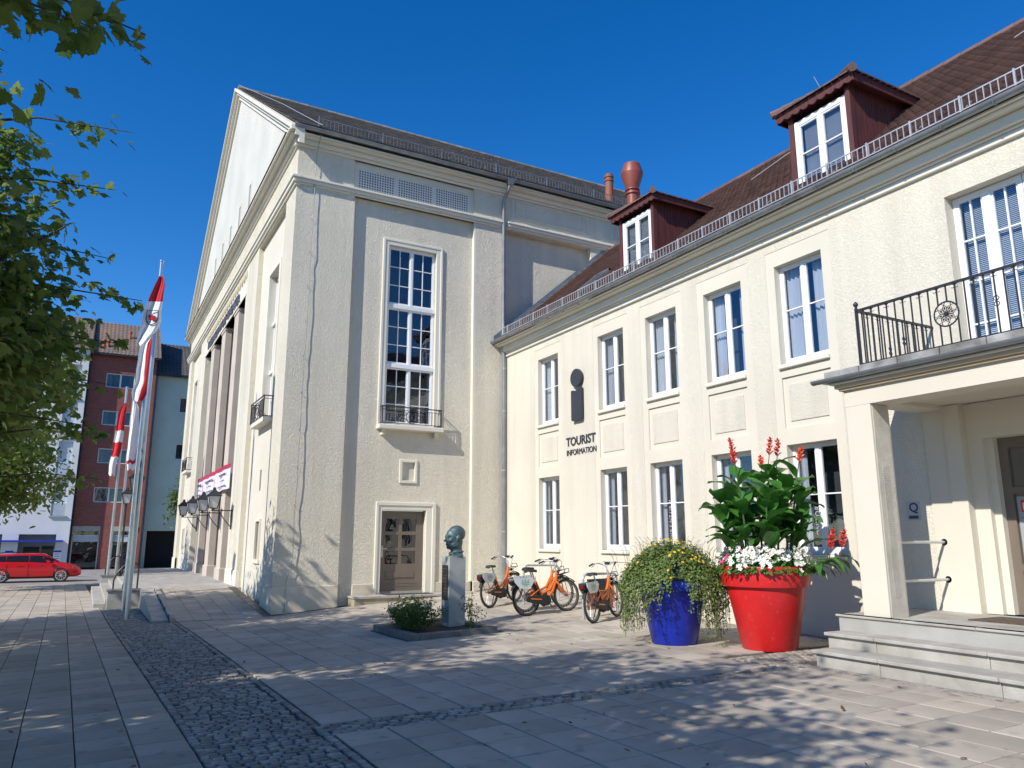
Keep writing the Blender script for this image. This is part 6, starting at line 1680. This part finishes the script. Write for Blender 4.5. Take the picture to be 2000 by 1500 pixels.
def build_begonias():
    t = thing('white_begonias','ring of white flowers with a few magenta ones along the rim of the red pot','flowers',(RX,RY,RZ+1.2))
    P = []; Nn = []
    for i in range(2600):
        a = rng.uniform(0,6.283); r_ = rng.uniform(.36,.78); h = .22*math.sin(math.pi*min(1,max(0,(r_-.2)/.6)))
        P.append((RX+r_*math.cos(a),RY+r_*math.sin(a),RZ+1.15+h*rng.uniform(.3,1.35))); Nn.append((math.cos(a)*.7,math.sin(a)*.7,.8))
    P = np.array(P); Nn = np.array(Nn)+nrg.normal(size=(len(P),3))*.4
    V,F = leaf_cloud(P,Nn,nrg.uniform(.05,.085,len(P)),OVAL); tag(cloud_obj('leaves',V,F,L_CANNA,t),kind='stuff')
    wm,pm = mat('white_petal',(.76,.75,.66),.6,.03,9),mat('magenta_petal',(.55,.01,.14),.6)
    # flower clusters; nearest ones as single blooms, the far half joined
    far_ = MB(); cam_a = math.atan2(-RY,-RX); n_ = 0
    cl = [(rng.uniform(0,6.283),rng.uniform(.5,.80)) for _ in range(60)]
    for k in range(520):
        a,r_ = cl[k%60]; a += rng.gauss(0,.09); r_ += rng.gauss(0,.045)
        h = .30*math.sin(math.pi*min(1,max(0,(r_-.15)/.72)))*rng.uniform(.5,1.1)+.05
        c = Vector((RX+r_*math.cos(a),RY+r_*math.sin(a),RZ+1.17+h+rng.gauss(0,.02))); s = rng.uniform(.03,.044)
        nn = Vector((math.cos(a)*.8+rng.gauss(0,.3),math.sin(a)*.8+rng.gauss(0,.3),.6+rng.gauss(0,.2))).normalized(); e1 = nn.orthogonal().normalized(); e2 = nn.cross(e1)
        f = MB(); base = [c-nn*.004]
        vs = [c]; fs = []
        for p_ in range(5):
            q = 2*math.pi*p_/5; b = len(vs)
            vs += [c+(e1*math.cos(q-.5)+e2*math.sin(q-.5))*s*.8+nn*.006,c+(e1*math.cos(q)+e2*math.sin(q))*s*1.1+nn*.012,c+(e1*math.cos(q+.5)+e2*math.sin(q+.5))*s*.8+nn*.006]
            fs.append((0,b,b+1,b+2))
        da = abs((a-cam_a+math.pi)%(2*math.pi)-math.pi)
        mag = abs(((a-(cam_a-.9))+math.pi)%(2*math.pi)-math.pi) < .11
        if da < 1.9 and n_ < 290: obj('bloom', MB().add(vs,fs), pm if mag else wm, t, recalc=False); n_ += 1
        else: far_.add(vs,fs)
    if far_.v: tag(obj('more_blooms', far_, wm, t, recalc=False), kind='stuff')
build_begonias()

# ================================================================== TREES
def tree(x,y,H,Rr,zc,nleaf,lsize,seed,lab,shape=MAPLE,twigs=(),mtl=L_MAPLE,cat='tree'):
    r_ = random.Random(seed); nr = np.random.RandomState(seed); z0 = G(x,y)
    t = thing('maple_tree' if shape is MAPLE else 'street_tree',lab,cat,(x,y,z0))
    tr = MB(); top = Vector((x+r_.uniform(-.2,.2),y+r_.uniform(-.2,.2),zc+1.2)); b0 = Vector((x,y,z0-.1))
    tr.tube([b0,b0+Vector((0,0,.3)),b0.lerp(top,.4),b0.lerp(top,.7),top],[.26*H/9,.19*H/9,.16*H/9,.13*H/9,.07*H/9],10)
    ends = []; hz = (H-zc)
    for k in range(26):
        a = k*2.4+r_.uniform(-.3,.3); f = (k+.5)/26; el = math.asin(-.55+1.5*f) if -.55+1.5*f < 1 else math.pi/2
        rad = Rr*r_.uniform(.72,1.0); zz = zc+ (H-zc-.2)*.5*(1+math.sin(el))*.98
        e = Vector((x+rad*math.cos(el)*math.cos(a),y+rad*math.cos(el)*math.sin(a),zz)); s = b0.lerp(top,r_.uniform(.5,1)); s.z = min(s.z,e.z+.2)
        mid = s.lerp(e,.5)+Vector((0,0,.35)); tr.tube([s,mid,e],[.06,.04,.012],6); ends.append((s,mid,e))
        for q in range(4):
            f2 = r_.uniform(.35,.95); c = mid.lerp(e,f2*2-1) if f2 > .5 else s.lerp(mid,f2*2)
            d = Vector((r_.gauss(0,1),r_.gauss(0,1),r_.gauss(.1,.6))).normalized()*r_.uniform(.5,1.2); tr.tube([c,c+d*.6+Vector((0,0,.1)),c+d],[.022,.015,.006],5); ends.append((c,c+d*.6,c+d))
    pts = []; ne = len(ends); clump = []
    for (s,m,e) in ends:
        for q in range(5): clump.append((m.lerp(e,r_.uniform(.2,1.1)),r_.uniform(.28,.6)))
    per = nleaf//len(clump)
    for (c,sg) in clump:
        p = nr.normal(size=(per,3))*np.array([sg,sg,sg*.62])+np.array(c); pts.append(p)
    pts = np.concatenate(pts)
    dx,dy = pts[:,0]-x,pts[:,1]-y
    keep = (np.hypot(dx,dy) < Rr*1.0)&(pts[:,2] > zc-.35)
    pts = pts[keep]
    for (tp,n) in twigs:   # explicit outer twigs: list of tip points
        tp = Vector(tp); s = Vector((x,y,tp.z-.3)).lerp(tp,.45); m = s.lerp(tp,.55)+Vector((0,0,.18)); tr.tube([s,m,tp],[.03,.014,.005],5)
        q = np.array([m.lerp(tp,f)+Vector((nr.normal(0,.07),nr.normal(0,.07),nr.normal(-.03,.07))) for f in nr.uniform(0,1.05,n)]); pts = np.concatenate([pts,q])
        for p_ in q[::2]: tr.tube([Vector(p_),m.lerp(tp,.6)],.003,3,caps=False) if False else None
    N = len(pts); nn = nr.normal(size=(N,3))*.7; nn[:,2] = np.abs(nn[:,2])+.35; nn[:,0] += (pts[:,0]-x)/Rr*.5; nn[:,1] += (pts[:,1]-y)/Rr*.5
    V,F = leaf_cloud(pts,nn,nr.uniform(.55,1.15,N)*lsize*(.9 if shape is MAPLE else 1),shape,nr,.42)
    obj('trunk', tr, M_BARK, t, smooth=True, recalc=False)
    tag(cloud_obj('crown',V,F,mtl,t),kind='stuff')
    return t
tree(-4.7,-4.6,9.2,4.3,2.9,32000,.17,3,'maple tree with leafy twigs overhanging the paving across from the porch',twigs=[((-4.75,-.1,5.75),70),((-5.2,.02,5.35),40),((-4.3,-.2,5.6),70),((-4.9,-.28,5.1),60)])
tree(-12.2,-4.5,9.0,4.35,2.2,56000,.17,5,'second maple tree along the pavement, leafy down to head height',twigs=[((-10.6,.02,7.35),24),((-10.4,-.1,6.4),30),((-11.2,.36,5.2),22),((-11.4,.24,4.6),26),((-12.4,.15,4.2),24),((-12.,-.1,6.0),30),((-12.6,-.1,3.6),30)])
tree(-19.6,-4.6,8.4,4.3,2.4,28000,.19,8,'third maple tree along the pavement opposite the theatre corner',twigs=[((-18.5,.2,4.2),30),((-19.5,.1,3.3),30)])
tree(-39.5,-4.6,8.6,4.0,2.5,11000,.27,12,'last maple tree of the row, beside the street with the red car',shape=KITE)
LM2 = leaf_mat('light_maple_leaf',(.07,.13,.03),(.13,.19,.045),.5,.4)
tree(-52.5,5.9,6.5,1.9,2.2,2600,.26,21,'small street tree before the pale green house, low branches',shape=KITE,mtl=LM2)
tree(-56.5,8.2,12.5,2.6,6.2,2800,.28,23,'taller slender street tree showing past the theatre corner',shape=KITE,mtl=LM2)

# ================================================================== FALLEN LEAVES
def fallen_leaves():
    P = []; r_ = random.Random(99)
    for k in range(170):
        x = r_.uniform(-13,-2.5); y = r_.uniform(-1.5,8.2)
        if r_.random() < .35: x = r_.uniform(-20,-9); y = r_.uniform(2.3,9)
        P.append((x,y,G(x,y)+.012))
    P = np.array(P); nn = np.random.RandomState(5).normal(size=P.shape)*.18; nn[:,2] = 1
    V,F = leaf_cloud(P,nn,np.random.RandomState(6).uniform(.025,.075,len(P)),KITE,np.random.RandomState(7),-.15)
    me = bpy.data.meshes.new('fallen_leaves'); me.from_pydata([tuple(v) for v in V],[],F)
    me.materials.append(leaf_mat('dry_leaf',(.10,.055,.025),(.22,.13,.05),.8,.1))
    o = bpy.data.objects.new('fallen_leaves', me); COL.objects.link(o)
    tag(o,'scattered small dry brown leaves lying on the paving','fallen leaves',kind='stuff')
fallen_leaves()
